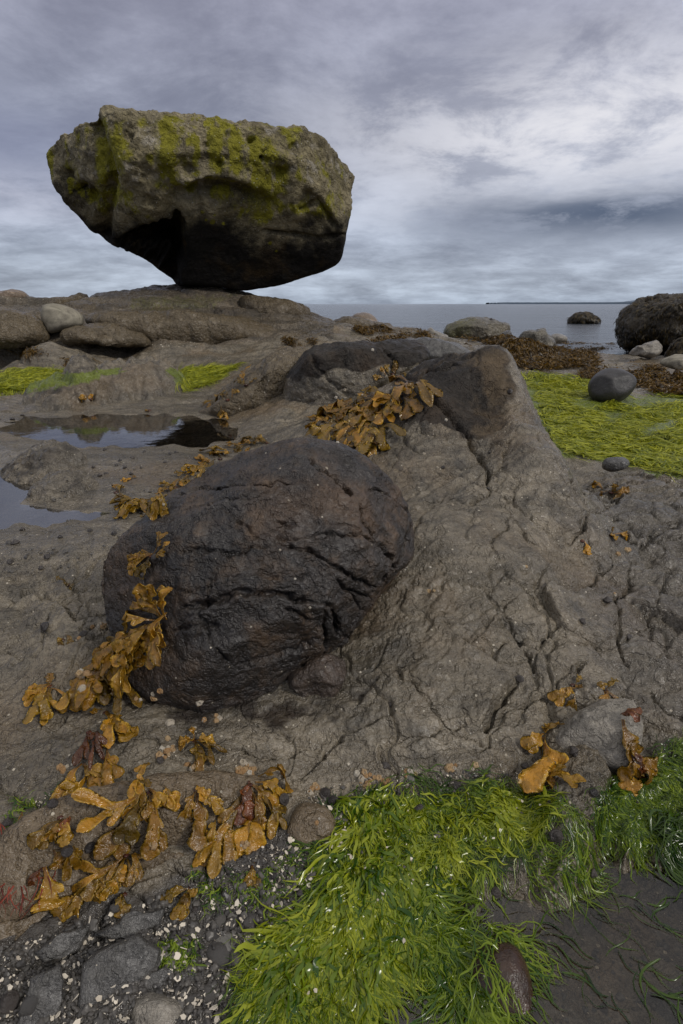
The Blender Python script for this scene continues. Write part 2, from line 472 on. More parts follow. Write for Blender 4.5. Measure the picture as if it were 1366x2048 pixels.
# ------------------------------------------------------------------ ground: control points (photograph pixel, height or distance)
Z, D = 'z', 'r'
CP = [
    (0, 2040, Z, .0), (200, 2040, Z, .0), (450, 2040, Z, -.01), (700, 2040, Z, -.02), (900, 2040, Z, -.045), (1150, 2040, Z, -.06), (1366, 2040, Z, -.06),
    (0, 1850, Z, .0), (250, 1850, Z, .0), (500, 1850, Z, -.005), (750, 1850, Z, .0), (950, 1830, Z, -.02), (1150, 1880, Z, -.06), (1366, 1870, Z, -.06),
    (0, 1700, Z, .015), (200, 1700, Z, .015), (420, 1700, Z, .012), (600, 1700, Z, .0), (800, 1700, Z, .008), (1000, 1700, Z, .010), (1110, 1660, Z, .022), (1250, 1745, Z, -.025), (1366, 1700, Z, -.015),
    (0, 1550, Z, .03), (250, 1550, Z, .04), (450, 1560, Z, .035), (650, 1580, Z, .012), (850, 1570, Z, .012), (1050, 1560, Z, .015), (1200, 1580, Z, .015), (1366, 1560, Z, .015),
    (0, 1400, Z, .05), (200, 1420, Z, .06), (400, 1450, Z, .055), (600, 1450, Z, .05), (800, 1450, Z, .06), (1000, 1450, Z, .055), (1200, 1400, Z, .055), (1366, 1400, Z, .045),
    (0, 1250, Z, .08), (120, 1250, Z, .095), (860, 1250, Z, .125), (1000, 1250, Z, .12), (1200, 1250, Z, .09), (1366, 1250, Z, .065),
    (0, 1120, Z, .118), (150, 1120, Z, .125), (880, 1100, Z, .19), (1000, 1100, Z, .185), (1150, 1100, Z, .135), (1366, 1100, Z, .07),
    (900, 1000, Z, .24), (1050, 1000, Z, .225), (1180, 1010, Z, .15), (1290, 1000, Z, .09), (1366, 1000, Z, .065),
    (520, 1300, Z, .08), (520, 1100, Z, .12), (450, 1200, Z, .09), (640, 1250, Z, .09),
    (880, 900, Z, .29), (980, 900, Z, .285), (900, 800, D, 1.7), (970, 800, D, 1.75), (940, 692, D, 1.95), (1000, 690, D, 1.95),
    (1025, 700, D, 1.9), (1042, 770, D, 1.8), (1075, 860, D, 1.6), (1110, 920, D, 1.45), (1165, 968, D, 1.46),
    (1250, 1000, Z, .1), (1366, 960, Z, .06),
    (1075, 775, Z, .05), (1130, 870, Z, .045), (1170, 930, Z, .045), (1240, 960, Z, .06),
    (1200, 760, Z, .05), (1366, 770, Z, .05), (1200, 850, Z, .04), (1366, 850, Z, .04), (1300, 930, Z, .05),
    (1100, 722, Z, .01), (1250, 722, Z, -.05), (1366, 730, Z, -.03), (1180, 700, Z, -.14), (1300, 690, Z, -.13),
    (860, 720, D, 2.1), (760, 790, D, 1.95), (700, 840, D, 1.85), (640, 868, D, 1.85), (780, 900, D, 1.55), (840, 960, D, 1.35),
    (560, 880, Z, .19), (480, 900, Z, .155), (420, 930, Z, .14), (340, 990, Z, .135), (260, 1050, Z, .13),
    (0, 870, Z, .125), (0, 960, Z, .12), (0, 1040, Z, .12), (150, 860, Z, .12), (150, 930, Z, .14), (150, 1000, Z, .125), (300, 860, Z, .12), (300, 930, Z, .14), (250, 1000, Z, .135),
    (420, 860, Z, .125), (500, 840, Z, .15), (400, 810, Z, .15), (250, 810, Z, .15), (100, 800, Z, .15), (0, 800, Z, .15),
    (560, 800, D, 2.7), (480, 780, Z, .18), (520, 725, D, 3.4), (590, 706, D, 3.6), (450, 765, Z, .18), (50, 770, Z, .15), (200, 750, Z, .16), (400, 752, Z, .17),
    (620, 800, D, 2.6), (640, 740, D, 3.2), (760, 720, D, 3.1),
    (50, 720, Z, .22), (250, 716, Z, .235), (420, 718, Z, .24), (560, 685, D, 4.9), (100, 700, D, 4.9), (300, 697, D, 5.1), (450, 692, D, 5.1),
    (0, 603, D, 6.7), (100, 604, D, 6.7), (180, 592, D, 6.8), (260, 577, D, 6.9), (340, 569, D, 6.9), (430, 571, D, 6.9), (472, 582, D, 6.75), (500, 602, D, 6.6), (600, 624, D, 6.4), (650, 638, D, 6.4),
    (150, 640, D, 5.9), (300, 640, D, 6.0), (450, 640, D, 6.0), (560, 650, D, 5.8), (380, 600, D, 6.4), (640, 662, D, 5.4), (50, 660, D, 5.5),
    (700, 650, D, 6.8), (760, 668, D, 6.3), (830, 682, D, 6.0), (900, 692, D, 6.0), (990, 700, D, 6.5), (1080, 700, D, 7.4),
]
HID = [  # hidden places: azimuth from a pixel, distance, height
    (1040, 700, 2.3, .22), (1075, 770, 2.2, .10), (1110, 860, 2.05, .06), (1150, 915, 1.9, .055), (950, 692, 2.5, .20), (860, 712, 2.7, .22),
    (560, 700, 4.2, .27), (800, 690, 3.8, .22), (950, 690, 3.3, .15), (850, 690, 4.6, .20), (700, 690, 4.2, .25),
    (100, 604, 8.5, .42), (260, 580, 9, .45), (420, 573, 9, .4), (560, 610, 8.5, .25), (0, 600, 9, .4), (-300, 600, 7, .6), (-300, 600, 10, .35),
    (700, 645, 9.5, .0), (760, 665, 9, .0), (900, 680, 9.5, .05), (1000, 690, 10.5, .05), (1080, 690, 10.5, -.05),
    (0, 600, 18, -.35), (350, 600, 18, -.35), (683, 600, 16, -.35), (1000, 600, 17, -.35), (1366, 600, 16, -.35), (-300, 600, 18, -.35), (1700, 600, 16, -.35),
    (0, 600, 45, -.9), (350, 600, 45, -.9), (683, 600, 45, -.9), (1000, 600, 45, -.9), (1366, 600, 45, -.9), (-300, 600, 45, -.9), (1700, 600, 45, -.9),
    (-300, 800, 2.5, .14), (-300, 1100, 1.2, .11), (-300, 1500, .6, .03), (1700, 800, 4, .03), (1700, 1000, 1.7, .06), (1700, 1300, .85, .05), (1700, 700, 9, -.05),
    (-1500, 800, 2.5, .16), (-1500, 1100, 1.0, .12), (-1500, 1500, .6, .05), (-1500, 600, 8, .4), (-1500, 600, 18, -.2), (-1500, 600, 45, -.9), (-1500, 2048, .22, .02),
    (2900, 800, 4, .10), (2900, 1000, 1.7, .10), (2900, 1300, .85, .08), (2900, 1500, .5, .05), (2900, 700, 9, .05), (2900, 600, 16, -.3), (2900, 600, 45, -.9), (2900, 2048, .22, .0),
    (0, 2048, .22, -.0), (400, 2048, .22, -.02), (683, 2048, .22, -.04), (1000, 2048, .22, -.06), (1366, 2048, .22, -.06),
]
ctrl = []
for px, py, kind, val in CP:
    q = px_dir(px, py)
    hr = math.hypot(q[0], q[1])
    az = math.atan2(q[0], q[1])
    r = (val - H) / (q[2] / hr) if kind == Z else val
    z = val if kind == Z else H + val * q[2] / hr
    ctrl.append((az, math.log(r), z))
for px, py, r, z in HID:
    q = px_dir(px, py)
    ctrl.append((math.atan2(q[0], q[1]), math.log(r), z))
ctrl = np.array(ctrl)


def tps(c, lam=2e-4):
    n = len(c)
    dx = c[:, None, :2] - c[None, :, :2]
    r2 = (dx ** 2).sum(-1)
    Kk = 0.5 * r2 * np.log(r2 + 1e-12) + lam * np.eye(n)
    Pm = np.c_[np.ones(n), c[:, :2]]
    A = np.block([[Kk, Pm], [Pm.T, np.zeros((3, 3))]])
    return np.linalg.solve(A, np.r_[c[:, 2], 0, 0, 0])


def tps_eval(w, c, u, v):
    out = w[-3] + w[-2] * u + w[-1] * v
    for i in range(len(c)):
        r2 = (u - c[i, 0]) ** 2 + (v - c[i, 1]) ** 2
        out = out + w[i] * 0.5 * r2 * np.log(r2 + 1e-12)
    return out


U0, U1 = -R(86), R(86)
uu = np.concatenate([np.linspace(U0, -R(50), 70, endpoint=False), np.linspace(-R(50), R(50), 790, endpoint=False), np.linspace(R(50), U1, 70)])
NC = len(uu)
vv = np.concatenate([np.linspace(math.log(.22), math.log(3), 1000, endpoint=False), np.linspace(math.log(3), math.log(11), 560, endpoint=False), np.linspace(math.log(11), math.log(60), 60)])
NR = len(vv)
cu = np.linspace(U0, U1, 260)
cv = np.linspace(math.log(.22), math.log(60), 330)
CU, CV = np.meshgrid(cu, cv)
cz = tps_eval(tps(ctrl), ctrl, CU, CV)


def bilin(grid, gu, gv, u, v):
    iu = np.clip(np.searchsorted(gu, u) - 1, 0, len(gu) - 2)
    iv = np.clip(np.searchsorted(gv, v) - 1, 0, len(gv) - 2)
    fu = np.clip((u - gu[iu]) / (gu[iu + 1] - gu[iu]), 0, 1)
    fv = np.clip((v - gv[iv]) / (gv[iv + 1] - gv[iv]), 0, 1)
    return (grid[iv, iu] * (1 - fu) + grid[iv, iu + 1] * fu) * (1 - fv) + (grid[iv + 1, iu] * (1 - fu) + grid[iv + 1, iu + 1] * fu) * fv


UU, VV = np.meshgrid(uu, vv)
RR = np.exp(VV)
GX, GY = RR * np.sin(UU), RR * np.cos(UU)
GZ = bilin(cz, cu, cv, UU, VV)
GZ = np.clip(GZ, -1.2, 1.2)


def smooth_px(px, py, amp, scale, seed=0.0):
    z0 = np.zeros_like(px)
    return (px + amp * gnoise(px * scale, py * scale, z0 + seed + .5), py + amp * gnoise(px * scale, py * scale, z0 + seed + 9.5))


# pools: polygons drawn on their own water level
POOLS = [
    ('upper', .128, [(40, 842), (-60, 838), (110, 835), (200, 831), (300, 828), (400, 834), (476, 850), (464, 876), (405, 890), (300, 893), (236, 892), (185, 897), (140, 886), (60, 882), (-60, 878)], .02),
    ('lower', .122, [(-160, 930), (10, 935), (62, 950), (78, 972), (40, 1008), (120, 1018), (226, 1024), (200, 1040), (110, 1048), (0, 1058), (-160, 1070)], .02),
    ('rock', .0 - .012, [(1185, 1725), (1222, 1702), (1255, 1738), (1290, 1698), (1318, 1742), (1350, 1712), (1420, 1700), (1500, 2300), (1030, 2300), (1000, 2010), (985, 1900), (940, 1880), (1000, 1795), (1060, 1806), (1100, 1830), (1180, 1775)], .032),
    ('small', -.012, [(745, 1975), (800, 1955), (870, 1962), (905, 2000), (905, 2120), (760, 2120)], .03),
]
px0, py0 = to_px(GX, GY, GZ)
wet = np.zeros_like(GZ)
for nm, lev, poly, dep in POOLS:
    rad = RR < (4 if lev > .05 else 1.2)
    ppx, ppy = to_px(GX, GY, np.full_like(GZ, lev))
    ppx, ppy = smooth_px(ppx, ppy, 14, 0.03)
    sd = np.where(rad, poly_sd(ppx, ppy, poly), -1e3)
    sdm = sd * RR / F * 1.2                       # about metres
    band = sstep(sd, -90, -5)
    tgt = lev - np.clip(sdm * (0.35 if lev > .05 else 1.0), -.03, dep)
    GZ = GZ * (1 - band) + tgt * band
    wet = np.maximum(wet, sstep(sd, -26, 8))

# --- relief
P3 = np.stack([GX, GY, GZ], -1).astype(np.float32)
px0, py0 = to_px(GX, GY, GZ)
left_flat = sstep(poly_sd(px0, py0, [(-300, 790), (420, 795), (560, 860), (330, 990), (230, 1090), (100, 1130), (-300, 1140)]), -30, 30) * (RR < 4)
mudless = 1 - 0.80 * left_flat
far = sstep(RR, 2.2, 5.5)
near = 1 - sstep(RR, 1.6, 3.0)
warp = P3 + 0.05 * np.stack([gnoise(*(P3[..., i] * 3.1 for i in (0, 1, 2))), gnoise(*(P3[..., i] * 3.1 + 7 for i in (0, 1, 2))), np.zeros_like(GZ, dtype=np.float32)], -1)
disp = np.zeros_like(GZ)
amp = mudless * np.clip(RR / 1.0, .5, 1.6)
disp += 0.020 * amp * fbm(warp, 3.4, 3, .5, 1.0)
disp -= 0.0060 * amp * ridged(warp, 11.0, 3, .55, 4.0)
# streaky folds running across the near face
st = warp.copy()
ca, sa = math.cos(.5), math.sin(.5)
st[..., 0], st[..., 1] = (warp[..., 0] * ca + warp[..., 1] * sa) * .45, (-warp[..., 0] * sa + warp[..., 1] * ca) * 1.5
disp -= 0.0062 * amp * ridged(st, 24.0, 3, .55, 2.0) * (0.35 + sstep(fbm(P3, 4.0, 2, .5, 6.0), -.3, .4))
disp += 0.0020 * mudless * near * fbm(P3, 62.0, 3, .6, 8.0)
disp -= 0.0018 * mudless * near * ridged(warp, 42.0, 2, .5, 12.0)
gx_, gy_ = GX * 5.2 + .5 * fbm(P3, 6, 3, .5, 33), GY * 5.2 + .5 * fbm(P3, 6, 3, .5, 43)
f1, f2, r1, r2, r3, ox, oy = worley(gx_, gy_, 21)
disp += near * mudless * ((r3 - .5) * .012 * (1 - np.exp(-((f2 - f1) / .10) ** 2)) - .009 * sstep(r2 + r1, .7, 1.1) * np.exp(-((f2 - f1) / .030) ** 2))
disp += 0.0011 * left_flat * fbm(P3, 40.0, 3, .6, 3.0) + 0.004 * left_flat * fbm(P3, 7.0, 3, .5, 5.0) * (1 - wet)
# facetted blocks with cracks between, towards the side of the pool and on the far shore
fw = sstep(poly_sd(px0, py0, [(1100, 940), (1500, 930), (1500, 1560), (1060, 1540), (960, 1420), (1010, 1220), (1130, 1140)]), -60, 60) * (RR < 2.4)
fx, fy = GX * 7.0 + .35 * fbm(P3, 9, 2, .5, 3), GY * 7.0 + .35 * fbm(P3, 9, 2, .5, 13)
f1, f2, r1, r2, r3, ox, oy = worley(fx, fy, 5)
disp += fw * ((r1 - .5) * .16 * ox / 7 * 2.2 + (r2 - .5) * .10 * oy / 7 * 4.5 + (r3 - .5) * .020 - .012 * np.exp(-((f2 - f1) / .045) ** 2))
# far shore: ledges
lay = P3.copy()
lay[..., 0] *= .55
disp += far * (0.055 * fbm(lay, 1.3, 4, .5, 2.0) + 0.030 * ridged(lay, 2.9, 4, .55, 7.0))
lx, ly = GX * .9 + .3 * fbm(P3, 1.2, 2, .5, 3), GY * 1.7 + .3 * fbm(P3, 1.2, 2, .5, 13)
f1, f2, r1, r2, r3, ox, oy = worley(lx, ly, 9)
disp += far * sstep(GZ, -.1, .1) * ((r3 - .5) * .07 + (r2 - .5) * .16 * oy - .03 * np.exp(-((f2 - f1) / .05) ** 2))
disp *= 1 - np.where(RR < 1.2, .45, .92) * sstep(wet, .2, 1.0)
GZ = GZ + disp

# --- humps of the same rock, rising out of it: base line pixel, half widths, height
HUMPS = [  # cx, base y, half width px, depth m, height m, label, cracks
    (262, 806, 100, .45, .175, 'brown cracked hump of rock between the two green algae strips', .25),
    (130, 816, 62, .36, .11, 'small dark hump of rock at the edge of the long green algae strip', .42),
    (92, 957, 72, .15, .060, 'low brown rock hump between the tide pools, the larger of the two', .45),
    (126, 1000, 58, .10, .042, 'low brown rock hump between the tide pools, the smaller of the two', .45),
    (1105, 1790, 78, .17, .030, 'wet wrinkled grey rock hump between the green algae and the dark pool', 0),
    (1030, 716, 46, .5, .10, 'dark angular stone in brown weed above the green algae', .3),
    (1115, 720, 40, .5, .08, 'low dark stone in the brown weed by the water', .3),
]
hump_id = np.full(GZ.shape, -1, np.int32)
hump_dark = np.zeros(GZ.shape)
for hi, (hx, hy, hw, hd, hh, lab, hk) in enumerate(HUMPS):
    q = px_dir(hx, hy)
    az0 = math.atan2(q[0], q[1]); hr = math.hypot(q[0], q[1])
    # base line distance on the ground as it is
    rs = np.exp(np.linspace(math.log(.3), math.log(12), 1500))
    gz_ = np.array([np.interp(az0, uu, GZ[k]) for k in np.clip(np.searchsorted(vv, np.log(rs)), 0, NR - 1)])
    r0 = rs[np.argmax(H + q[2] / hr * rs - gz_ <= 0)]
    rc = r0 + hd
    cx_, cy_ = rc * math.sin(az0), rc * math.cos(az0)
    wx = hw * rc / F * 1.0
    near_ = (np.abs(GX - cx_) < 2 * wx) & (np.abs(GY - cy_) < 2 * hd)
    ii = np.nonzero(near_.ravel())[0]
    if not len(ii):
        continue
    x_, y_ = GX.ravel()[ii], GY.ravel()[ii]
    pp_ = np.stack([x_, y_, 0 * x_], -1)
    ex = ((x_ - cx_) * math.cos(az0) - (y_ - cy_) * math.sin(az0)) / wx
    ey = ((x_ - cx_) * math.sin(az0) + (y_ - cy_) * math.cos(az0)) / hd
    rho = np.hypot(ex, ey) + .22 * fbm(pp_, 2.2 / wx, 3, .5, hi + .5)
    prof = np.clip(1 - np.clip(rho, 0, 1) ** 2.4, 0, 1) ** .62
    stp = .10 * np.floor(3 * (ex * .8 + ey * .5 + .4 * fbm(pp_, 1.2 / wx, 2, .5, hi + 3.)))
    up = hh * prof * (1.05 + .3 * fbm(pp_, 3.0 / wx, 4, .55, hi + 7.) + stp * .5) - .10 * hh * (rho < .95) * np.maximum(ridged(pp_, 2.6 / wx, 3, .5, hi + 9.), 0) ** 3
    zf = GZ.ravel().copy(); zf[ii] += up; GZ = zf.reshape(GZ.shape)
    h_ = hump_id.ravel(); h_[ii[rho < .96]] = hi; hump_id = h_.reshape(GZ.shape)
    h_ = hump_dark.ravel(); h_[ii] = np.maximum(h_[ii], hk * sstep(prof, .1, .5)); hump_dark = h_.reshape(GZ.shape)

# --- cracks seen in the photograph, cut into the stone
CRACKS = [  # polyline in photograph pixels, width px, depth, step
    ([(971, 935), (976, 978), (968, 990), (940, 1005)], 5, .016, .003),
    ([(975, 962), (1020, 1000), (1066, 1035), (1110, 1075), (1138, 1089), (1168, 1052), (1178, 1026)], 5, .018, .006),
    ([(966, 1170), (993, 1210), (1020, 1247), (1038, 1287), (1060, 1320), (1079, 1355)], 5, .012, .004),
    ([(1260, 1120), (1259, 1175), (1233, 1198), (1237, 1256), (1241, 1300), (1250, 1337)], 4, .016, .005),
    ([(1170, 1162), (1200, 1185), (1255, 1184)], 4, .010, .004),
    ([(1237, 1270), (1290, 1260), (1345, 1250)], 4, .014, .004),
    ([(1034, 1364), (989, 1409), (970, 1468)], 8, .022, .012),
    ([(1165, 1320), (1156, 1360)], 4, .012, .004),
    ([(1174, 1030), (1232, 1003)], 8, .020, .010),
    ([(1246, 1066), (1270, 1080)], 8, .018, .006),
    ([(700, 1420), (760, 1350), (850, 1310)], 4, .008, .004),
    ([(450, 1490), (540, 1520), (640, 1490)], 5, .012, .006),
    ([(600, 1560), (690, 1470), (790, 1420)], 5, .012, .005),
    ([(830, 760), (855, 736), (885, 735), (920, 728)], 6, .028, .006),
    ([(845, 776), (896, 821), (931, 866), (961, 912), (981, 962)], 6, .026, .004),
    ([(800, 746), (835, 761), (848, 776)], 5, .02, .003),
    ([(900, 940), (950, 925), (975, 935)], 4, .008, .003),
    ([(760, 880), (800, 850), (850, 868), (900, 870)], 6, .014, .004),
    ([(790, 850), (812, 890), (850, 905)], 5, .012, .004),
    ([(1020, 880), (1000, 930), (1040, 960)], 4, .006, .003),
    ([(0, 1215), (60, 1180), (110, 1200), (190, 1165)], 5, .010, .004),
    ([(20, 1330), (120, 1290), (220, 1270)], 4, .007, .003),
    ([(120, 1200), (150, 1240), (215, 1230)], 5, .014, .005),
    ([(780, 1330), (860, 1400), (900, 1470), (1000, 1500)], 4, .008, .004),
    ([(1110, 1240), (1080, 1290), (1120, 1360), (1090, 1420)], 4, .008, .004),
    ([(1290, 1080), (1366, 1040)], 7, .016, .008), ([(1300, 1380), (1330, 1420), (1366, 1440)], 6, .014, .006),
]
_r = random.Random(5)
for k_ in range(26):                              # finer joints in two directions, as on the photographed shelf
    if k_ < 18:
        x0_, y0_ = _r.uniform(720, 1350), _r.uniform(960, 1510)
    else:
        x0_, y0_ = _r.uniform(-20, 330), _r.uniform(1110, 1520)
    a_ = _r.choice([-.62, -.62, .85, .15]) + _r.gauss(0, .22)
    l_ = _r.uniform(50, 170)
    pt_ = [(x0_, y0_)]
    for q_ in range(3):
        a_ += _r.gauss(0, .25)
        pt_.append((pt_[-1][0] + l_ / 3 * math.cos(a_), pt_[-1][1] + l_ / 3 * math.sin(a_)))
    CRACKS.append((pt_, _r.uniform(2.6, 4.2), _r.uniform(.003, .008), _r.uniform(.001, .005)))
px0, py0 = to_px(GX, GY, GZ)
nearm = RR < 2.4
wpx, wpy = smooth_px(px0, py0, 9, .045, 3.0)
wpx, wpy = smooth_px(wpx, wpy, 3.0, .16, 5.0)
sub = np.nonzero((nearm & (px0 > -150) & (px0 < 1500) & (py0 > 680) & (py0 < 1600)).ravel())[0]
cz_ = np.zeros(len(sub)); sx_, sy_ = wpx.ravel()[sub], wpy.ravel()[sub]
vary = 0.65 + 0.5 * gnoise(sx_ * .03, sy_ * .03, sx_ * 0 + .3)
for pts, wdt, dep, stp in CRACKS:
    dd, sd, al = seg_dist(sx_, sy_, pts)
    taper = np.clip(np.minimum(al, 1 - al) * 7, 0, 1) ** .5
    cz_ -= 2.0 * dep * taper * np.clip(vary, .2, 1.2) * np.exp(-(dd / (wdt * .58 * (.6 + .6 * taper))) ** 2)
    cz_ += .9 * stp * sd * taper * np.exp(-dd / 34.0) * (1 - np.exp(-(dd / wdt) ** 2))
zf = GZ.ravel().copy(); zf[sub] += cz_
GZ = zf.reshape(GZ.shape)

# --- masks
px0, py0 = to_px(GX, GY, GZ)
nz = fbm(P3, 14.0, 3, .55, 21.0)
dk = sstep(poly_sd(px0, py0, [(790, 745), (870, 698), (1015, 690), (1035, 770), (1020, 830), (985, 880), (900, 870), (830, 830), (775, 805)]) + 26 * nz, -26, 26) * (RR < 2.25) * (RR > 1.3)
dk = np.maximum(dk, .64 * sstep(poly_sd(px0, py0, [(720, 1400), (640, 1470), (470, 1500), (300, 1420), (260, 1350), (640, 1390)]) + 60 * nz, -45, 70) * (RR < 1.1))  # dark broken rock under the round boulder, its shadow painted in too
dk = np.maximum(dk, hump_dark)
MAT_R = [(1030, 752), (1110, 748), (1185, 760), (1185, 790), (1280, 795), (1380, 772), (1720, 800), (1720, 980), (1366, 957), (1310, 950), (1240, 925), (1180, 922), (1110, 912), (1080, 880)]
MAT_L = [(-200, 750), (0, 748), (60, 738), (130, 742), (260, 733), (262, 742), (180, 760), (90, 780), (0, 788), (-200, 800)]
MAT_M = [(335, 742), (400, 738), (470, 736), (440, 755), (400, 775), (350, 770)]
gk = np.maximum.reduce([sstep(poly_sd(px0, py0, m) + 14 * nz, -12, 12) for m in (MAT_R, MAT_L, MAT_M)]) * (RR > 1.9) * (RR < 8) * (GZ < .3)
gk = np.maximum(gk, .45 * sstep(poly_sd(px0, py0, [(250, 590), (480, 585), (420, 625), (260, 625)]) + 12 * nz, -12, 12) * (RR > 5))
gv = sstep(poly_sd(px0, py0, [(-100, 1830), (120, 1800), (300, 1775), (430, 1730), (590, 1640), (690, 1590), (720, 1700), (600, 2100), (-100, 2100)]) + 16 * nz, -16, 16) * (RR < .9)
gv = np.maximum(gv, .12 * wet * (RR < 1.3))
gv = np.maximum(gv, .55 * sstep(poly_sd(px0, py0, [(1120, 930), (1500, 940), (1500, 1500), (1250, 1420), (1150, 1250), (1180, 1060)]) + 50 * nz, -60, 80) * (RR < 2.6) * (RR > .5))
gv = np.maximum(gv, .30 * left_flat * (1 - wet))
wm = sstep(poly_sd(px0, py0, [(900, 690), (1035, 680), (1060, 800), (1080, 900), (1000, 960), (940, 900), (965, 830), (930, 760)]) + 40 * nz, -40, 50) * (RR < 2.3) * (RR > 1.2) * .62
wm = np.maximum(wm, sstep(poly_sd(px0, py0, [(560, 1150), (830, 1080), (880, 1160), (760, 1270), (700, 1330)]) + 40 * nz, -40, 40) * (RR < 1.3) * .5)
dk = dk * (1 - .35 * wm)
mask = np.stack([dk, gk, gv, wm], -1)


def ground_z(x, y):
    r = np.maximum(np.hypot(x, y), .221)
    return bilin(GZ, uu, vv, np.arctan2(x, y), np.log(r))


def pix_ground(px, py):
    """first place where the ray of each pixel meets the ground"""
    dd = px_dir(px, py)
    hr = np.hypot(dd[:, 0], dd[:, 1])
    rs = np.exp(np.linspace(math.log(.24), math.log(40), 700))
    az = np.arctan2(dd[:, 0], dd[:, 1])
    hit = np.full(len(dd), np.nan)
    slope = dd[:, 2] / hr
    prev = None
    for r in rs:
        gz_ = bilin(GZ, uu, vv, az, np.full(len(dd), math.log(r)))
        dz = H + slope * r - gz_
        new = (dz <= 0) & np.isnan(hit)
        if prev is not None:
            rr0, dz0 = prev
            t = dz0 / np.maximum(dz0 - dz, 1e-9)
            hit[new] = (rr0 + t * (r - rr0))[new]
        prev = (r, dz)
    x, y = hit * np.sin(az), hit * np.cos(az)
    return x, y, H + slope * hit


verts = np.stack([GX, GY, GZ], -1).reshape(-1, 3)
faces = grid_faces(NR, NC)
fcx = faces[:, 0]
fpx, fpy = px0.ravel()[fcx], py0.ravel()[fcx]
fr, fz = RR.ravel()[fcx], GZ.ravel()[fcx]
jx = 18 * gnoise(fpx * .02, fpy * .02, fpx * 0 + .5)
REGION_RIDGE = [(590, 840), (640, 760), (720, 715), (860, 690), (1060, 680), (1120, 900), (1200, 985), (1120, 1010), (980, 985), (900, 1010), (830, 985), (760, 920), (700, 885)]
in_ridge = (hump_id.ravel()[fcx] < 0) & (poly_sd(fpx + jx, fpy + jx, REGION_RIDGE) > 0) & (fr < 2.4) & (fr > 1.2) & (fz > .15)
f_h = hump_id.ravel()[fcx]
in_mound = (fr > 5.15) & (fr < 8.6) & (fpx < 665) & (fz > .24) & ~in_ridge


def piece(name, sel, mat):
    f = faces[sel]
    idx, inv_ = np.unique(f.ravel(), return_inverse=True)
    return mesh_np(name, verts[idx], inv_.reshape(f.shape), mat, attrs={'mask': mask.reshape(-1, 4)[idx]}, origin=None)


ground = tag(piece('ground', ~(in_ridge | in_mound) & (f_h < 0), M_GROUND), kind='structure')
ridge = tag(piece('rock_outcrop', in_ridge, M_GROUND), 'tall brown rock outcrop ending in a dark cracked peak behind the round dark boulder', 'rock')
mound = tag(piece('rock_mound', in_mound, M_MOUND), 'broad low brown rock mound carrying the balanced boulder', 'rock')
for hi, hm in enumerate(HUMPS):
    if ((f_h == hi) & ~in_mound).any():
        tag(piece('rock', (f_h == hi) & ~in_mound, M_GROUND), hm[5], 'rock')

# ------------------------------------------------------------------ stones with an outline of their own
def closed_curve(poly, n=400):
    p = np.asarray(poly, float)
    k = len(p)
    out = []
    per = max(2, n // k)
    for i in range(k):
        p0, p1, p2, p3 = p[i - 1], p[i], p[(i + 1) % k], p[(i + 2) % k]
        for t in np.arange(per) / per:
            out.append(.5 * (2 * p1 + (p2 - p0) * t + (2 * p0 - 5 * p1 + 4 * p2 - p3) * t * t + (3 * p1 - p0 - 3 * p2 + p3) * t ** 3))
    return np.array(out)


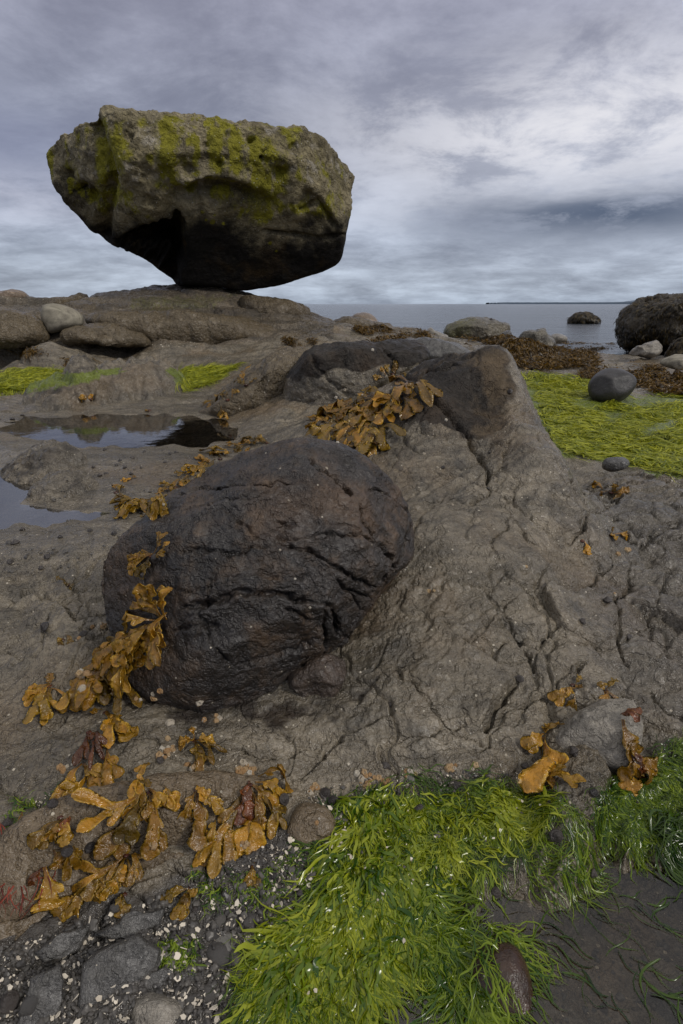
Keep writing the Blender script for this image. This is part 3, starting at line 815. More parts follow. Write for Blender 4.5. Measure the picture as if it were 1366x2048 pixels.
def stone(name, poly, dist, front, back, mat, tilt=0.0, sub=5, pw=0.85, qw=0.85, cuts=(), noises=(), cracks=(), centre=None, post=None, masker=None, seed=0.0, parent=None, relax=3, prepost=None, sharp=False):
    """a boulder: outline in photograph pixels at horizontal distance dist, own depth in front of and behind that plane.
    tilt 0 = upright outline plane, 1 = plane square to the view ray."""
    poly = np.asarray(poly, float)
    c = poly.mean(0) if centre is None else np.asarray(centre, float)
    dc = px_dir(*c)
    if dist < .9 and name != 'domed_boulder' and c[1] > 1390:
        gx_, gy_, _ = pix_ground(c[:1], c[1:])
        dist = math.hypot(gx_[0], gy_[0]) + .004 + (.006 if front < .006 else 0)
    C = np.array([0, 0, H]) + dc * dist / math.hypot(dc[0], dc[1])
    nv = dc / np.linalg.norm(dc)
    nh = np.array([nv[0], nv[1], 0]); nh /= np.linalg.norm(nh)
    n = nh * (1 - tilt) + nv * tilt
    n /= np.linalg.norm(n)
    e1 = np.cross(n, (0, 0, 1)); e1 /= np.linalg.norm(e1)
    e2 = np.cross(e1, n)
    cv_ = closed_curve(poly) if not sharp else np.array([poly[i] + (poly[(i + 1) % len(poly)] - poly[i]) * t for i in range(len(poly)) for t in np.arange(30) / 30])
    dd = px_dir(cv_[:, 0], cv_[:, 1])
    t = ((C - np.array([0, 0, H])) @ n) / (dd @ n)
    pt = np.array([0, 0, H]) + dd * t[:, None] - C
    a, b = pt @ e1, pt @ e2
    ang, rad = np.arctan2(b, a), np.hypot(a, b)
    o = np.argsort(ang)
    ang, rad = ang[o], rad[o]
    ang = np.r_[ang - 2 * np.pi, ang, ang + 2 * np.pi]; rad = np.r_[rad, rad, rad]
    v, f = ico(sub)
    s1, s2, s3 = v[:, 0], v[:, 1], v[:, 2]            # s3 towards the viewer
    sa = np.hypot(s1, s2)
    phi = np.arctan2(s2, s1)
    Rr = np.interp(phi, ang, rad)
    Rm = np.mean(rad)
    Rr = Rm + (Rr - Rm) * sstep(sa, .05, .75)
    rho = sa ** pw
    dep = np.sign(s3) * np.abs(s3) ** qw
    A, B = rho * Rr * np.cos(phi), rho * Rr * np.sin(phi)
    Dp = np.where(dep > 0, dep * front, dep * back)
    q = np.stack([A, B, Dp], -1)
    if prepost is not None:
        q = prepost(q, Rm)
    for (ca_, cb_, cc_, off) in cuts:
        m = np.array([ca_, cb_, cc_], float); m /= np.linalg.norm(m)
        ex = q @ m - off * max((q @ m).max(), 1e-6)
        q = q - np.maximum(ex, 0)[:, None] * m * .93
    if cuts and relax:
        deg = np.zeros(len(q)); np.add.at(deg, f.ravel(), 2)
        for _ in range(relax * (4 if sub > 6 else 2 if sub > 5 else 1)):
            acc = np.zeros_like(q)
            for k in range(3):
                np.add.at(acc, f[:, k], q[f[:, (k + 1) % 3]] + q[f[:, (k + 2) % 3]])
            q = .4 * q + .6 * acc / deg[:, None]
    P = C + q[:, :1] * e1 + q[:, 1:2] * e2 - q[:, 2:] * n
    P = P.astype(np.float32)
    for nz_ in noises:
        kind, sc, am = nz_[:3]
        N = vnormals(P, f)
        val = fbm(P, sc, nz_[3] if len(nz_) > 3 else 3, .55, seed + sc) if kind == 'f' else ridged(P, sc, nz_[3] if len(nz_) > 3 else 3, .55, seed + sc)
        P = P + N * (am * val)[:, None].astype(np.float32)
    if cracks:
        N = vnormals(P, f)
        x, y = to_px(P[:, 0], P[:, 1], P[:, 2])
        x, y = smooth_px(x, y, 9, .045, seed)
        x, y = smooth_px(x, y, 3, .16, seed + 2)
        fr_ = sstep((N * (np.array([0, 0, H]) - P)).sum(1), -.02, .05)
        vr = np.clip(.7 + .6 * gnoise(x * .03, y * .03, x * 0 + .3), .25, 1.3)
        for pts, wd, dp, stp in cracks:
            ds, sd, al = seg_dist(x, y, pts)
            tp = np.clip(np.minimum(al, 1 - al) * 8, 0, 1) ** .5
            val = -dp * tp * vr * np.exp(-(ds / (wd * .75 * (.55 + .6 * tp))) ** 2) + stp * sd * tp * np.exp(-ds / 30.0) * (1 - np.exp(-(ds / wd) ** 2))
            P = P + N * (val * fr_)[:, None].astype(np.float32)
    if post is not None:
        P = post(P, q, f)
    at = None
    if masker is not None:
        x, y = to_px(P[:, 0], P[:, 1], P[:, 2])
        at = {'mask': masker(P, x, y)}
    base = np.array([P[:, 0].mean(), P[:, 1].mean(), P[:, 2].min()])
    return mesh_np(name, P, f, mat, attrs=at, origin=base, parent=parent)


# ---- the balanced boulder
BAL = [(91, 291), (100, 278), (120, 258), (160, 247), (200, 230), (236, 217), (270, 219), (310, 222), (350, 230), (385, 229), (420, 237), (455, 245), (500, 254), (555, 258), (600, 266), (635, 275),
       (655, 300), (672, 322), (684, 345), (695, 368), (690, 395), (692, 430), (688, 465), (683, 500), (677, 525), (640, 545), (600, 558), (560, 570), (520, 576), (480, 581), (440, 574), (390, 571), (352, 570), (335, 556), (300, 533), (270, 513), (235, 495), (205, 481), (180, 462), (160, 438), (140, 415), (125, 392), (105, 360), (98, 330)]


def bal_post(P, q, f):
    N = vnormals(P, f)
    x, y = to_px(P[:, 0], P[:, 1], P[:, 2])
    fr_ = sstep(-(N[:, 1]), -.1, .25)
    v = np.zeros(len(P))
    # undercut hollow on the lower part, its roof edge rising towards the middle
    cave = sstep(poly_sd(x + 14 * gnoise(x * .03, y * .03, x * 0) + 6 * gnoise(x * .1, y * .1, x * 0), y + 13 * gnoise(x * .028, y * .03, x * 0 + 5) + 6 * gnoise(x * .09, y * .09, x * 0 + 7), [(222, 486), (262, 464), (305, 448), (362, 426), (374, 480), (366, 575), (335, 570), (280, 522)]), -3, 20)
    v -= .62 * cave
    # overhanging lip across the middle of the face
    lip = 372 + 14 * np.sin(x / 40.0) + .05 * (x - 400)
    v += .07 * np.exp(-((y - lip + 16) / 16) ** 2) * sstep(x, 330, 380) * (1 - sstep(x, 480, 560))
    v -= .11 * np.exp(-((y - lip - 12) / 13) ** 2) * sstep(x, 330, 380) * (1 - sstep(x, 500, 560))
    # steep groove between the turned-away side and the face
    ds, sd, al = seg_dist(x, y, [(190, 250), (205, 300), (222, 360), (212, 420), (205, 480)])
    v -= .13 * np.exp(-(ds / 13) ** 2)
    v += .06 * sd * -1 * np.exp(-ds / 40) * 0
    for cx, cy, w, dp in ((470, 302, 6, .10), (522, 318, 5, .07), (440, 330, 7, .06), (410, 285, 10, .05), (560, 350, 12, .07), (500, 280, 7, .07), (150, 380, 16, .16), (128, 350, 12, .14), (180, 395, 14, .12), (270, 300, 16, .08), (255, 270, 12, .07), (590, 300, 9, .05), (380, 340, 9, .06), (620, 390, 10, .06), (530, 300, 5, .08)):
        v -= dp * np.exp(-(((x - cx) / w) ** 2 + ((y - cy) / w) ** 2))
    for pts, w, dp in (([(530, 462), (590, 470), (640, 478), (690, 470)], 4, .05), ([(360, 430), (372, 480), (366, 530)], 5, .03), ([(640, 400), (655, 430), (668, 450)], 5, .06), ([(600, 420), (640, 405)], 4, .05)):
        ds, sd, al = seg_dist(x + 5 * gnoise(x * .05, y * .05, x * 0), y, pts)
        v -= dp * np.exp(-(ds / w) ** 2)
    P = P + N * (v * fr_)[:, None].astype(np.float32)
    # knobbly, barnacled upper part; smoother underside
    N = vnormals(P, f)
    up = 1 - sstep(y + 16 * gnoise(x * .02, y * .02, x * 0 + 4), 400, 450)
    up = np.maximum(up, sstep(N[:, 2], .2, .6))
    P = P + N * ((.016 + .034 * up) * (fbm(P, 2.6, 4, .55, 3.0)))[:, None].astype(np.float32)
    P = P + N * ((.006 + .022 * up) * np.maximum(fbm(P, 8.0, 4, .62, 9.0) + .1, -.5))[:, None].astype(np.float32)
    rim = sstep(N[:, 2], .05, .5)
    P = P + N * (  .022 * rim * np.maximum(fbm(P, 7.5, 3, .5, 31.0) - .12, 0) * 2)[:, None].astype(np.float32)
    return P


def bal_mask(P, x, y):
    n1_ = fbm(P, 3.0, 4, .6, 5.0)
    n2_ = fbm(P, 9.0, 3, .6, 15.0)
    sk = P.copy(); sk[:, 2] *= .10
    n3_ = fbm(sk, 9.0, 4, .65, 25.0)
    dark_shade = sstep(y + 34 * n1_ + 16 * n2_ - np.interp(x, [90, 150, 200, 250, 360, 420, 520, 600, 700], [405, 430, 460, 470, 436, 452, 488, 482, 462]), -70, 34) * 1.1  # darker smooth lower stone, with shade of underside and hollow painted in
    dark_shade = np.maximum(dark_shade, .75 * sstep(-x + 18 * n1_, -215, -150) * sstep(y, 340, 380))  # shade of the turned-away side painted in as well
    moss = np.zeros(len(P))
    for cx, w, y0, y1, a in ((340, 26, 236, 375, 1.), (394, 12, 234, 335, .95), (430, 28, 234, 350, 1.1), (468, 20, 250, 350, 1.), (522, 32, 275, 445, 1.15), (548, 22, 300, 430, .9), (205, 14, 240, 425, .85), (232, 13, 260, 415, .75), (285, 14, 235, 270, .4), (500, 10, 320, 400, .6)):
        moss = np.maximum(moss, a * np.exp(-((x - cx + 9 * n1_) / w) ** 2) * sstep(y, y0 - 15, y0 + 12) * (1 - sstep(y + 12 * n1_, y1 - 25, y1 + 15)))
    moss = np.maximum(moss, .60 * sstep(n1_ + .2 * n2_, -.15, .4) * sstep(y, 225, 260) * (1 - sstep(y, 420, 450)))
    moss = np.clip(1.5 * moss * (.35 + 1.0 * sstep(n3_, -.35, .45)) - .35 * sstep(n2_, .1, .5) - .8 * np.exp(-((x - 406 + 4 * n1_) / 7) ** 2), 0, 1)
    for cx, cy, w in ((425, 444, 7), (405, 424, 5), (447, 447, 5), (412, 440, 4), (540, 487, 5), (553, 502, 4), (430, 430, 4)):
        moss = np.maximum(moss, .7 * (1 - sstep(np.hypot(x - cx, y - cy) + 2 * n2_, w * .6, w)))
    white = .6 * sstep(n2_ + .3 * n1_, .12, .55) * (1 - sstep(y, 380, 425)) * sstep(fbm(P, 1.6, 2, .5, 41.0), -.15, .3) * (1 - moss)
    for cx, cy, w, h in ((320, 330, 14, 45), (580, 350, 24, 22), (300, 275, 22, 22)):
        white = np.maximum(white, .8 * np.exp(-((x - cx) / w) ** 2 - ((y - cy) / h) ** 2) * sstep(n2_, -.2, .3))
    return np.stack([dark_shade, moss, white], -1)


def bal_shape(q, Rm):
    # deepest at the lip, drawn back below, so that the foot is far smaller than the top
    b = q[:, 1]
    lo = np.clip(-b / 1.1, 0, 1)
    q = q.copy()
    q[:, 1] = np.where(b > 0, b * .785, b)
    q[:, 2] = np.where(q[:, 2] > 0, q[:, 2] * (1 - .62 * lo ** 1.15), q[:, 2] * (1 - .5 * lo))
    return q


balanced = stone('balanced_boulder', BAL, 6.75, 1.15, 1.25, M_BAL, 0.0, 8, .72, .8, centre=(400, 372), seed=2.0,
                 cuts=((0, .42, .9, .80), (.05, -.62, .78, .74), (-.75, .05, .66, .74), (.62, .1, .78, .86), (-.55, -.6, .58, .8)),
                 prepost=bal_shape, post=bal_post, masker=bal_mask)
tag(balanced, 'huge wedge-shaped boulder balanced on its narrow foot, yellow-green algae streaks down its face', 'boulder')

# ---- the round dark boulder in front
DOME = [(212, 1120), (250, 1068), (300, 1025), (345, 985), (400, 945), (455, 918), (520, 890), (580, 881), (640, 882), (690, 897), (735, 920), (775, 955), (805, 990), (825, 1030), (832, 1075), (828, 1110), (800, 1150), (765, 1190), (735, 1225),
        (712, 1262), (700, 1300), (668, 1345), (620, 1396), (540, 1428), (470, 1440), (400, 1432), (335, 1412), (282, 1388), (246, 1330), (213, 1250), (200, 1180)]
def cr(pts, w=4, d_=.010, s=.002): return ([(180 + x * .527, 680 + y * .527) for x, y in pts], w * .66, min(d_ * 2.0, .026), s * .8)
DOME_CR = [cr([(330, 585), (430, 560), (530, 545), (650, 548), (770, 540)], 5.5, .013, .004), cr([(820, 450), (900, 500), (950, 550), (988, 595)], 5, .012, .003),
           cr([(330, 805), (450, 800), (560, 810), (700, 762), (880, 735), (1040, 745), (1100, 790), (1170, 862)], 4.5, .010, .003), cr([(700, 770), (850, 800), (980, 895), (1090, 945)], 5, .013, .004),
           cr([(325, 1015), (450, 1000), (560, 962), (700, 962), (800, 985), (905, 1000)], 8, .022, .006), cr([(400, 1000), (445, 1100), (480, 1170), (535, 1235)], 4, .010, .002),
           cr([(440, 945), (475, 885)], 4, .008), cr([(310, 1105), (400, 1085), (495, 1080)], 4, .008), cr([(740, 1015), (840, 1062)], 5, .010, .003), cr([(1010, 620), (1070, 730), (1120, 800), (1170, 850)], 4, .010),
           cr([(1215, 700), (1190, 815), (1080, 950), (1000, 1085)], 5, .012, .003), cr([(905, 990), (885, 1100), (893, 1210)], 7, .018, .007), cr([(910, 1010), (950, 1120), (995, 1140)], 6, .016, .005),
           cr([(920, 900), (1000, 960), (1070, 965)], 4, .010), cr([(990, 940), (1030, 1020)], 4, .010), cr([(500, 640), (600, 720), (640, 780)], 4, .006), cr([(680, 660), (740, 700), (800, 690)], 3.5, .006),
           cr([(330, 1085), (420, 1020), (480, 890)], 3.5, .007), cr([(480, 905), (640, 890), (760, 905), (880, 890)], 4, .006, .003), cr([(1060, 560), (1150, 600), (1225, 655)], 4, .008), cr([(330, 960), (430, 945), (560, 900)], 3.5, .006, .002),
           cr([(420, 640), (520, 600), (640, 590), (720, 560)], 3.5, .005, .002), cr([(560, 1230), (700, 1210), (860, 1130)], 5, .006, .006)]
dome = stone('domed_boulder', DOME, .935, .15, .26, M_DOME, 1.6, 8, .80, .88, cuts=((.25, -.72, .62, .82), (-.6, -.2, .75, .86), (.75, .0, .65, .84), (.5, -.8, .25, .86), (-.3, .6, .75, .9), (.35, .35, .85, .93)), relax=1, seed=4.0,
             noises=(('f', 3.4, .015, 3), ('f', 9.0, .0065, 3), ('r', 14.0, -.0035, 3), ('f', 34.0, .0034, 3), ('f', 120.0, .0010, 2)), cracks=DOME_CR, prepost=lambda q, Rm: np.stack([q[:, 0], np.where(q[:, 1] > 0, q[:, 1] * .93, q[:, 1]), q[:, 2]], -1),
             masker=lambda P, x, y: np.stack([0 * x, 0 * x, 0 * x, np.clip(.75 * np.exp(-((x - 700) / 120) ** 2 - ((y - 1010) / 85) ** 2) + .5 * np.exp(-((x - 560) / 170) ** 2 - ((y - 1260) / 45) ** 2) + .4 * np.exp(-((x - 250) / 40) ** 2 - ((y - 1200) / 60) ** 2), 0, 1)], -1))
tag(dome, 'round black-brown cracked boulder set into the grey rock, rockweed along its edges', 'boulder')

SMALL_N = (('f', 12.0, .008, 4), ('f', 50.0, .002, 3))
MID_N = (('f', 2.2, .045, 4), ('r', 5.0, .022, 4), ('f', 20.0, .006, 3))
STONES = [
    # name, outline, distance, front, back, material, tilt, sub, extra, label
    ('rock', [(588, 1345), (640, 1318), (688, 1320), (690, 1350), (668, 1392), (640, 1405), (600, 1390), (575, 1370)], .775, .030, .06, M_DARKBROWN, .8, 5, dict(noises=(('f', 14, .009, 4), ('r', 30, .004, 3), ('f', 90, .0012, 2)), cuts=((0, -.5, .8, .6), (.5, .5, .7, .6))), 'small rough brown stone wedged under the lower edge of the round dark boulder'),
    ('rock', [(573, 812), (580, 760), (600, 735), (625, 705), (680, 694), (740, 690), (800, 688), (850, 694), (855, 720), (800, 760), (740, 800), (700, 840), (620, 850), (580, 845)], 2.75, .22, .4, M_GROUND, .35, 7, dict(noises=(('f', 3.0, .03, 4), ('r', 8, .014, 4), ('f', 30, .005, 3)), cuts=((0, .5, .8, .8), (-.5, .1, .8, .8)), cracks=[([(620, 705), (650, 760), (700, 800)], 5, .02, .004), ([(765, 690), (790, 730), (785, 760)], 5, .025, .004), ([(575, 820), (650, 790), (720, 770)], 4, .015, .003)],
        masker=lambda P, x, y: np.stack([.95 * sstep(735 + 14 * fbm(P, 8, 3, .5, 2.0) - y + .12 * (760 - x), -14, 14), 0 * x, 0 * x], -1)), 'dark-topped rock behind the rockweed clump, lower than the peaked outcrop'),
    ('boulder', [(82, 632), (86, 613), (100, 607), (120, 609), (145, 617), (164, 630), (167, 642), (160, 652), (130, 660), (100, 666), (88, 650)], 5.35, .16, .2, M_PALE, 0, 6, dict(noises=(('f', 4, .008, 2),)), 'smooth pale egg-shaped boulder resting on the dark ledges'),
    ('slab', [(127, 668), (150, 657), (190, 652), (240, 650), (262, 660), (290, 675), (298, 690), (250, 694), (180, 688), (140, 686)], 5.2, .22, .3, M_MOUND, 0, 6, dict(noises=MID_N, pw=.7, qw=.7, cuts=((0, .7, .7, .7),)), 'flat grey rock slab beside the pale egg-shaped boulder'),
    ('ledge', [(150, 650), (175, 634), (240, 628), (330, 625), (430, 632), (520, 650), (570, 672), (600, 692), (540, 694), (450, 688), (395, 695), (340, 690), (300, 676), (250, 655), (190, 648)], 5.6, .34, .7, M_MOUND, 0, 7, dict(noises=(('f', 1.8, .06, 4), ('r', 3.4, .035, 4), ('f', 14, .008, 3)), pw=.7, qw=.75, cuts=((0, .6, .75, .75), (0, -.6, .7, .7))), 'long dark overhanging ledge at the foot of the rock mound'),
    ('ledge', [(-60, 640), (-10, 622), (50, 626), (85, 640), (100, 662), (98, 682), (40, 690), (-60, 690)], 5.4, .3, .5, M_MOUND, 0, 6, dict(noises=MID_N, cuts=((0, .6, .75, .75),)), 'sloping dark ledge beside the pale egg-shaped boulder'),
    ('boulder', [(-30, 596), (-20, 585), (0, 582), (30, 582), (50, 587), (57, 597), (40, 604), (-20, 606)], 6.9, .2, .25, M_WARM, 0, 5, dict(noises=(('f', 3, .02, 3), ('f', 12, .01, 3))), 'low brown boulder on the skyline of the rock mound'),
    ('boulder', [(483, 598), (495, 593), (515, 596), (545, 600), (590, 608), (613, 622), (605, 640), (540, 640), (490, 630)], 6.5, .3, .5, M_MOUND, 0, 6, dict(noises=MID_N, cuts=((0, .7, .7, .8),)), 'low wedge of brown rock beside the foot of the balanced boulder'),
    ('rock', [(400, 830), (430, 800), (470, 770), (520, 735), (560, 703), (600, 697), (640, 706), (650, 740), (620, 790), (560, 830), (480, 850)], 3.0, .2, .4, M_MOUND, .3, 6, dict(noises=(('f', 3.0, .04, 4), ('r', 7, .02, 4), ('f', 30, .005, 3)), pw=.9), 'sloping light brown rock running up from the algae strip to the dark-topped rock'),
    ('boulder', [(1173, 775), (1178, 758), (1195, 742), (1225, 735), (1252, 740), (1272, 757), (1268, 775), (1250, 795), (1230, 806), (1195, 804), (1178, 795)], 4.35, .17, .2, M_BLACK, 0, 6, dict(noises=(('f', 3.5, .018, 2),), cuts=((-.4, .2, .8, .86), (.5, .3, .7, .84), (.1, .9, .4, .9)), relax=12), 'smooth black boulder sitting on the bright green algae'),
    ('boulder', [(1236, 660), (1240, 640), (1256, 622), (1285, 606), (1325, 597), (1366, 592), (1430, 588), (1520, 600), (1560, 650), (1540, 700), (1450, 705), (1330, 700), (1262, 690), (1245, 680)], 10.9, .9, 1.4, M_WEEDROCK, 0, 7, dict(noises=(('f', 1.2, .10, 4), ('f', 5, .05, 4), ('f', 16, .02, 3)), pw=.75), 'large dark boulder shaggy with brown seaweed standing in the sea'),
    ('boulder', [(1335, 720), (1345, 690), (1380, 670), (1440, 665), (1480, 700), (1450, 740), (1360, 730)], 9.0, .3, .5, M_WEEDROCK, 0, 6, dict(noises=(('f', 2.2, .06, 4), ('f', 9, .025, 4))), 'small weed-covered rock beside the shaggy sea boulder'),
    ('boulder', [(1256, 708), (1268, 692), (1280, 688), (1305, 686), (1322, 692), (1325, 704), (1310, 716), (1275, 716)], 8.6, .2, .25, M_GREYST, 0, 5, dict(noises=(('f', 3, .05, 3), ('f', 11, .018, 3)), cuts=((.3, .6, .6, .8), (-.6, .2, .7, .85)), relax=1), 'rounded grey stone below the shaggy sea boulder'),
    ('boulder', [(1318, 728), (1322, 718), (1338, 711), (1366, 711), (1400, 713), (1420, 730), (1400, 744), (1340, 738)], 7.0, .2, .25, M_PALE, 0, 5, dict(noises=(('f', 3, .035, 3), ('f', 12, .008, 3)), cuts=((.2, .8, .5, .85),)), 'smooth pale stone at the waterline in front of the shaggy boulder'),
    ('boulder', [(1138, 641), (1142, 634), (1152, 628), (1168, 625), (1185, 628), (1194, 636), (1196, 644), (1170, 649), (1140, 647)], 26.0, .6, .8, M_WEEDROCK, 0, 5, dict(noises=(('f', 1.0, .10, 4), ('f', 4, .05, 4))), 'small weedy rock standing alone out in the sea'),
    ('boulder', [(886, 664), (900, 648), (925, 637), (960, 636), (1000, 642), (1018, 648), (1019, 660), (1005, 672), (960, 680), (900, 680)], 9.3, .5, .6, M_OLIVE, 0, 6, dict(noises=(('f', 1.6, .06, 4), ('f', 7, .025, 4)), cuts=((0, .75, .65, .75), (-.1, -.2, .9, .8), (.5, .3, .7, .75)), masker=lambda P, x, y: np.stack([0 * x, .5 * sstep(-x + 20 * fbm(P, 2, 3, .5, 1.), -985, -930), 0 * x], -1)), 'big flat-topped olive boulder on the weedy shore'),
    ('boulder', [(698, 646), (702, 635), (715, 628), (735, 627), (752, 637), (757, 650), (740, 658), (705, 656)], 7.4, .18, .22, M_WARM, 0, 5, dict(noises=(('f', 3, .015, 3), ('f', 14, .005, 3))), 'round brown boulder on the skyline of the shore rocks'),
    ('stone', [(878, 692), (884, 683), (900, 678), (915, 679), (918, 688), (905, 694)], 6.9, .08, .1, M_GREYST, 0, 4, dict(noises=(('f', 5, .01, 3),)), 'pale rounded stone lying on the brown weed near the olive boulder'),
    ('boulder', [(1002, 690), (1004, 668), (1016, 661), (1022, 668), (1024, 690)], 7.6, .1, .12, M_SLATE, 0, 5, dict(noises=(('f', 3, .03, 3), ('f', 12, .01, 3)), pw=.6), 'narrow upright grey stone among the brown weed'),
    ('boulder', [(1040, 690), (1045, 668), (1070, 660), (1090, 657), (1097, 670), (1112, 690), (1080, 700)], 7.8, .25, .3, M_OLIVE, 0, 5, dict(noises=(('f', 2.5, .04, 4), ('f', 10, .02, 3)), cuts=((.5, .5, .7, .7), (-.3, 0, .9, .8))), 'angular dark stone beside the narrow upright stone'),
    ('boulder', [(1100, 674), (1112, 668), (1132, 672), (1133, 682), (1110, 686)], 9.0, .2, .25, M_GREYST, 0, 4, dict(noises=(('f', 2.5, .03, 3),)), 'small grey stone at the water behind the angular dark stone'),
    ('stone', [(860, 655), (872, 662), (895, 672), (890, 684), (865, 684), (845, 672)], 7.2, .12, .15, M_GREYST, 0, 4, dict(noises=(('f', 4, .02, 3),)), 'rounded grey rock leaning against the olive boulder'),
    ('ledge', [(640, 668), (690, 640), (750, 648), (790, 660), (850, 664), (870, 680), (850, 700), (760, 700), (680, 700)], 6.4, .3, .5, M_MOUND, 0, 6, dict(noises=MID_N, cuts=((0, .6, .7, .7),)), 'brown shore ledge under the round brown boulder'),
    ('rock', [(795, 700), (815, 685), (850, 680), (890, 684), (922, 695), (935, 712), (900, 726), (830, 722)], 4.6, .22, .3, M_SLATE, 0, 6, dict(noises=(('f', 3, .03, 4), ('r', 7, .014, 3), ('f', 25, .004, 3)), cuts=((0, .7, .7, .75),)), 'grey rock partly hidden behind the peaked outcrop'),
    ('stone', [(1052, 868), (1056, 845), (1066, 836), (1074, 845), (1078, 862), (1070, 876), (1058, 878)], 2.35, .05, .06, M_PALE, .2, 4, dict(noises=(('f', 8, .006, 3),)), 'pale stone tucked against the outcrop beside the green algae'),
    ('stone', [(1205, 930), (1212, 920), (1232, 915), (1252, 920), (1255, 932), (1230, 940), (1210, 938)], 2.15, .04, .05, M_SLATE, .2, 4, dict(noises=(('f', 8, .008, 3), ('f', 30, .003, 3))), 'small grey stone at the lower edge of the green algae'),
    # close by
    ('rock', [(1108, 1465), (1150, 1425), (1215, 1400), (1268, 1405), (1288, 1450), (1270, 1538), (1195, 1552), (1120, 1540), (1098, 1500)], .70, .035, .07, M_GREYST, .75, 6, dict(noises=(('f', 9, .006, 4), ('f', 40, .0022, 3), ('f', 130, .0006, 2)), pw=.5, qw=.5, sharp=True, cuts=((0, .45, .9, .8), (.2, -.8, .5, .75), (.5, .2, .8, .85)), relax=2), 'squared grey rock block hung with two rockweed plants'),
    ('rock', [(940, 1945), (955, 1905), (985, 1888), (1025, 1890), (1050, 1925), (1065, 1990), (1075, 2100), (960, 2110), (945, 2020)], .475, .03, .04, rock_mat('wet_rust_stone', (.034, .018, .012), (.055, .028, .016), (.024, .017, .014), 2.0, bump=.25, rough=(.2, .45)), .9, 6, dict(noises=(('f', 10, .006, 3), ('f', 60, .0008, 3))), 'wet rust-brown rounded stone at the pool edge, green strands over it'),
    ('slab', [(1075, 1870), (1130, 1815), (1230, 1790), (1320, 1850), (1305, 1940), (1200, 1985), (1100, 1960)], .5, .004, .03, M_GROUND, .95, 6, dict(noises=(('f', 9, .006, 4), ('r', 40, -.002, 3)), sharp=True, pw=.4, qw=.4, cracks=[([(1150, 1800), (1200, 1880), (1180, 1980)], 5, .006, .003)]), 'brown slab lying under the water of the dark pool'),
    ('slab', [(1230, 2020), (1290, 1985), (1400, 1960), (1460, 2060), (1300, 2120), (1220, 2090)], .45, .003, .03, M_SLATE, .95, 5, dict(noises=(('f', 9, .005, 4),), sharp=True, pw=.4, qw=.4), 'grey slab under the water of the dark pool, partly out of view'),
    ('stone', [(995, 1850), (1015, 1830), (1050, 1850), (1055, 1885), (1020, 1890)], .5, .010, .02, M_GROUND, .95, 5, dict(noises=(('f', 14, .004, 4),)), 'small wet stone where the green strands meet the dark pool'),
    ('rock', [(577, 1650), (600, 1608), (648, 1610), (672, 1648), (655, 1690), (600, 1705), (578, 1690)], .60, .022, .03, M_GROUND, .85, 5, dict(noises=(('f', 14, .005, 4), ('f', 60, .0015, 3))), 'brown lump of rock beside the white shell gravel'),
    ('ledge', [(-30, 1730), (60, 1640), (180, 1580), (300, 1555), (420, 1550), (540, 1560), (580, 1600), (560, 1660), (500, 1720), (420, 1755), (290, 1775), (180, 1800), (60, 1830), (-30, 1850)], .575, .022, .05, M_GROUND, .9, 7, dict(noises=(('f', 7, .010, 4), ('r', 26, .004, 3), ('f', 100, .0009, 3)), pw=.7, qw=.7, cracks=[([(150, 1745), (300, 1700), (430, 1700), (520, 1670)], 6, .012, .006), ([(170, 1640), (330, 1610), (420, 1640)], 5, .01, .005)]), 'rock ledge draped with amber rockweed above the shell gravel'),
    ('slab', [(-20, 1850), (60, 1825), (125, 1800), (140, 1818), (70, 1868), (-20, 1905)], .50, .014, .03, M_GROUND, .9, 5, dict(noises=(('f', 10, .004, 3), ('f', 60, .001, 3)), pw=.35, qw=.3, sharp=True), 'pale brown bed of rock below the red seaweed tuft'),
    ('slab', [(155, 2035), (163, 1930), (190, 1905), (275, 1868), (322, 1895), (322, 1928), (282, 1968), (215, 1998)], .445, .010, .02, M_SLATE, .95, 6, dict(noises=(('f', 12, .003, 3), ('f', 70, .0009, 3)), pw=.35, qw=.3, sharp=True), 'biggest blue-grey slate slab in the shell gravel'),
    ('slab', [(28, 2070), (62, 1955), (122, 1925), (128, 1960), (112, 2040), (95, 2080)], .43, .010, .02, M_SLATE, .95, 6, dict(noises=(('f', 12, .003, 3), ('f', 70, .0009, 3)), pw=.35, qw=.3, sharp=True), 'tapering slate slab standing beside the biggest slate slab'),
    ('slab', [(276, 1985), (290, 1955), (330, 1930), (348, 1940), (330, 1965), (285, 1992)], .445, .008, .015, M_SLATE, .95, 5, dict(noises=(('f', 14, .002, 3),), pw=.35, qw=.3, sharp=True), 'narrow slate splinter above the speckled round stone'),
    ('slab', [(350, 1950), (362, 1938), (408, 1942), (408, 1978), (352, 1984)], .445, .006, .012, M_SLATE, .95, 5, dict(noises=(('f', 14, .002, 3),), pw=.35, qw=.3, sharp=True), 'small square slate piece beside the speckled round stone'),
    ('slab', [(185, 1870), (265, 1828), (330, 1815), (320, 1850), (230, 1880)], .50, .008, .02, M_SLATE, .95, 5, dict(noises=(('f', 12, .003, 3), ('f', 60, .001, 3)), pw=.35, qw=.3, sharp=True), 'thin slate ridge just above the biggest slate slab'),
    ('slab', [(70, 1905), (120, 1868), (180, 1850), (160, 1900), (90, 1925)], .48, .008, .02, M_SLATE, .95, 5, dict(noises=(('f', 12, .003, 3), ('f', 60, .001, 3)), pw=.35, qw=.3, sharp=True), 'dark slate bed below the pale brown rock bed'),
    ('stone', [(264, 2060), (268, 2005), (300, 1985), (340, 1992), (372, 2015), (378, 2070), (320, 2100)], .415, .02, .02, M_GREYST, .95, 5, dict(noises=(('f', 14, .002, 3), ('f', 80, .0006, 2))), 'speckled round grey stone in the shell gravel'),
]
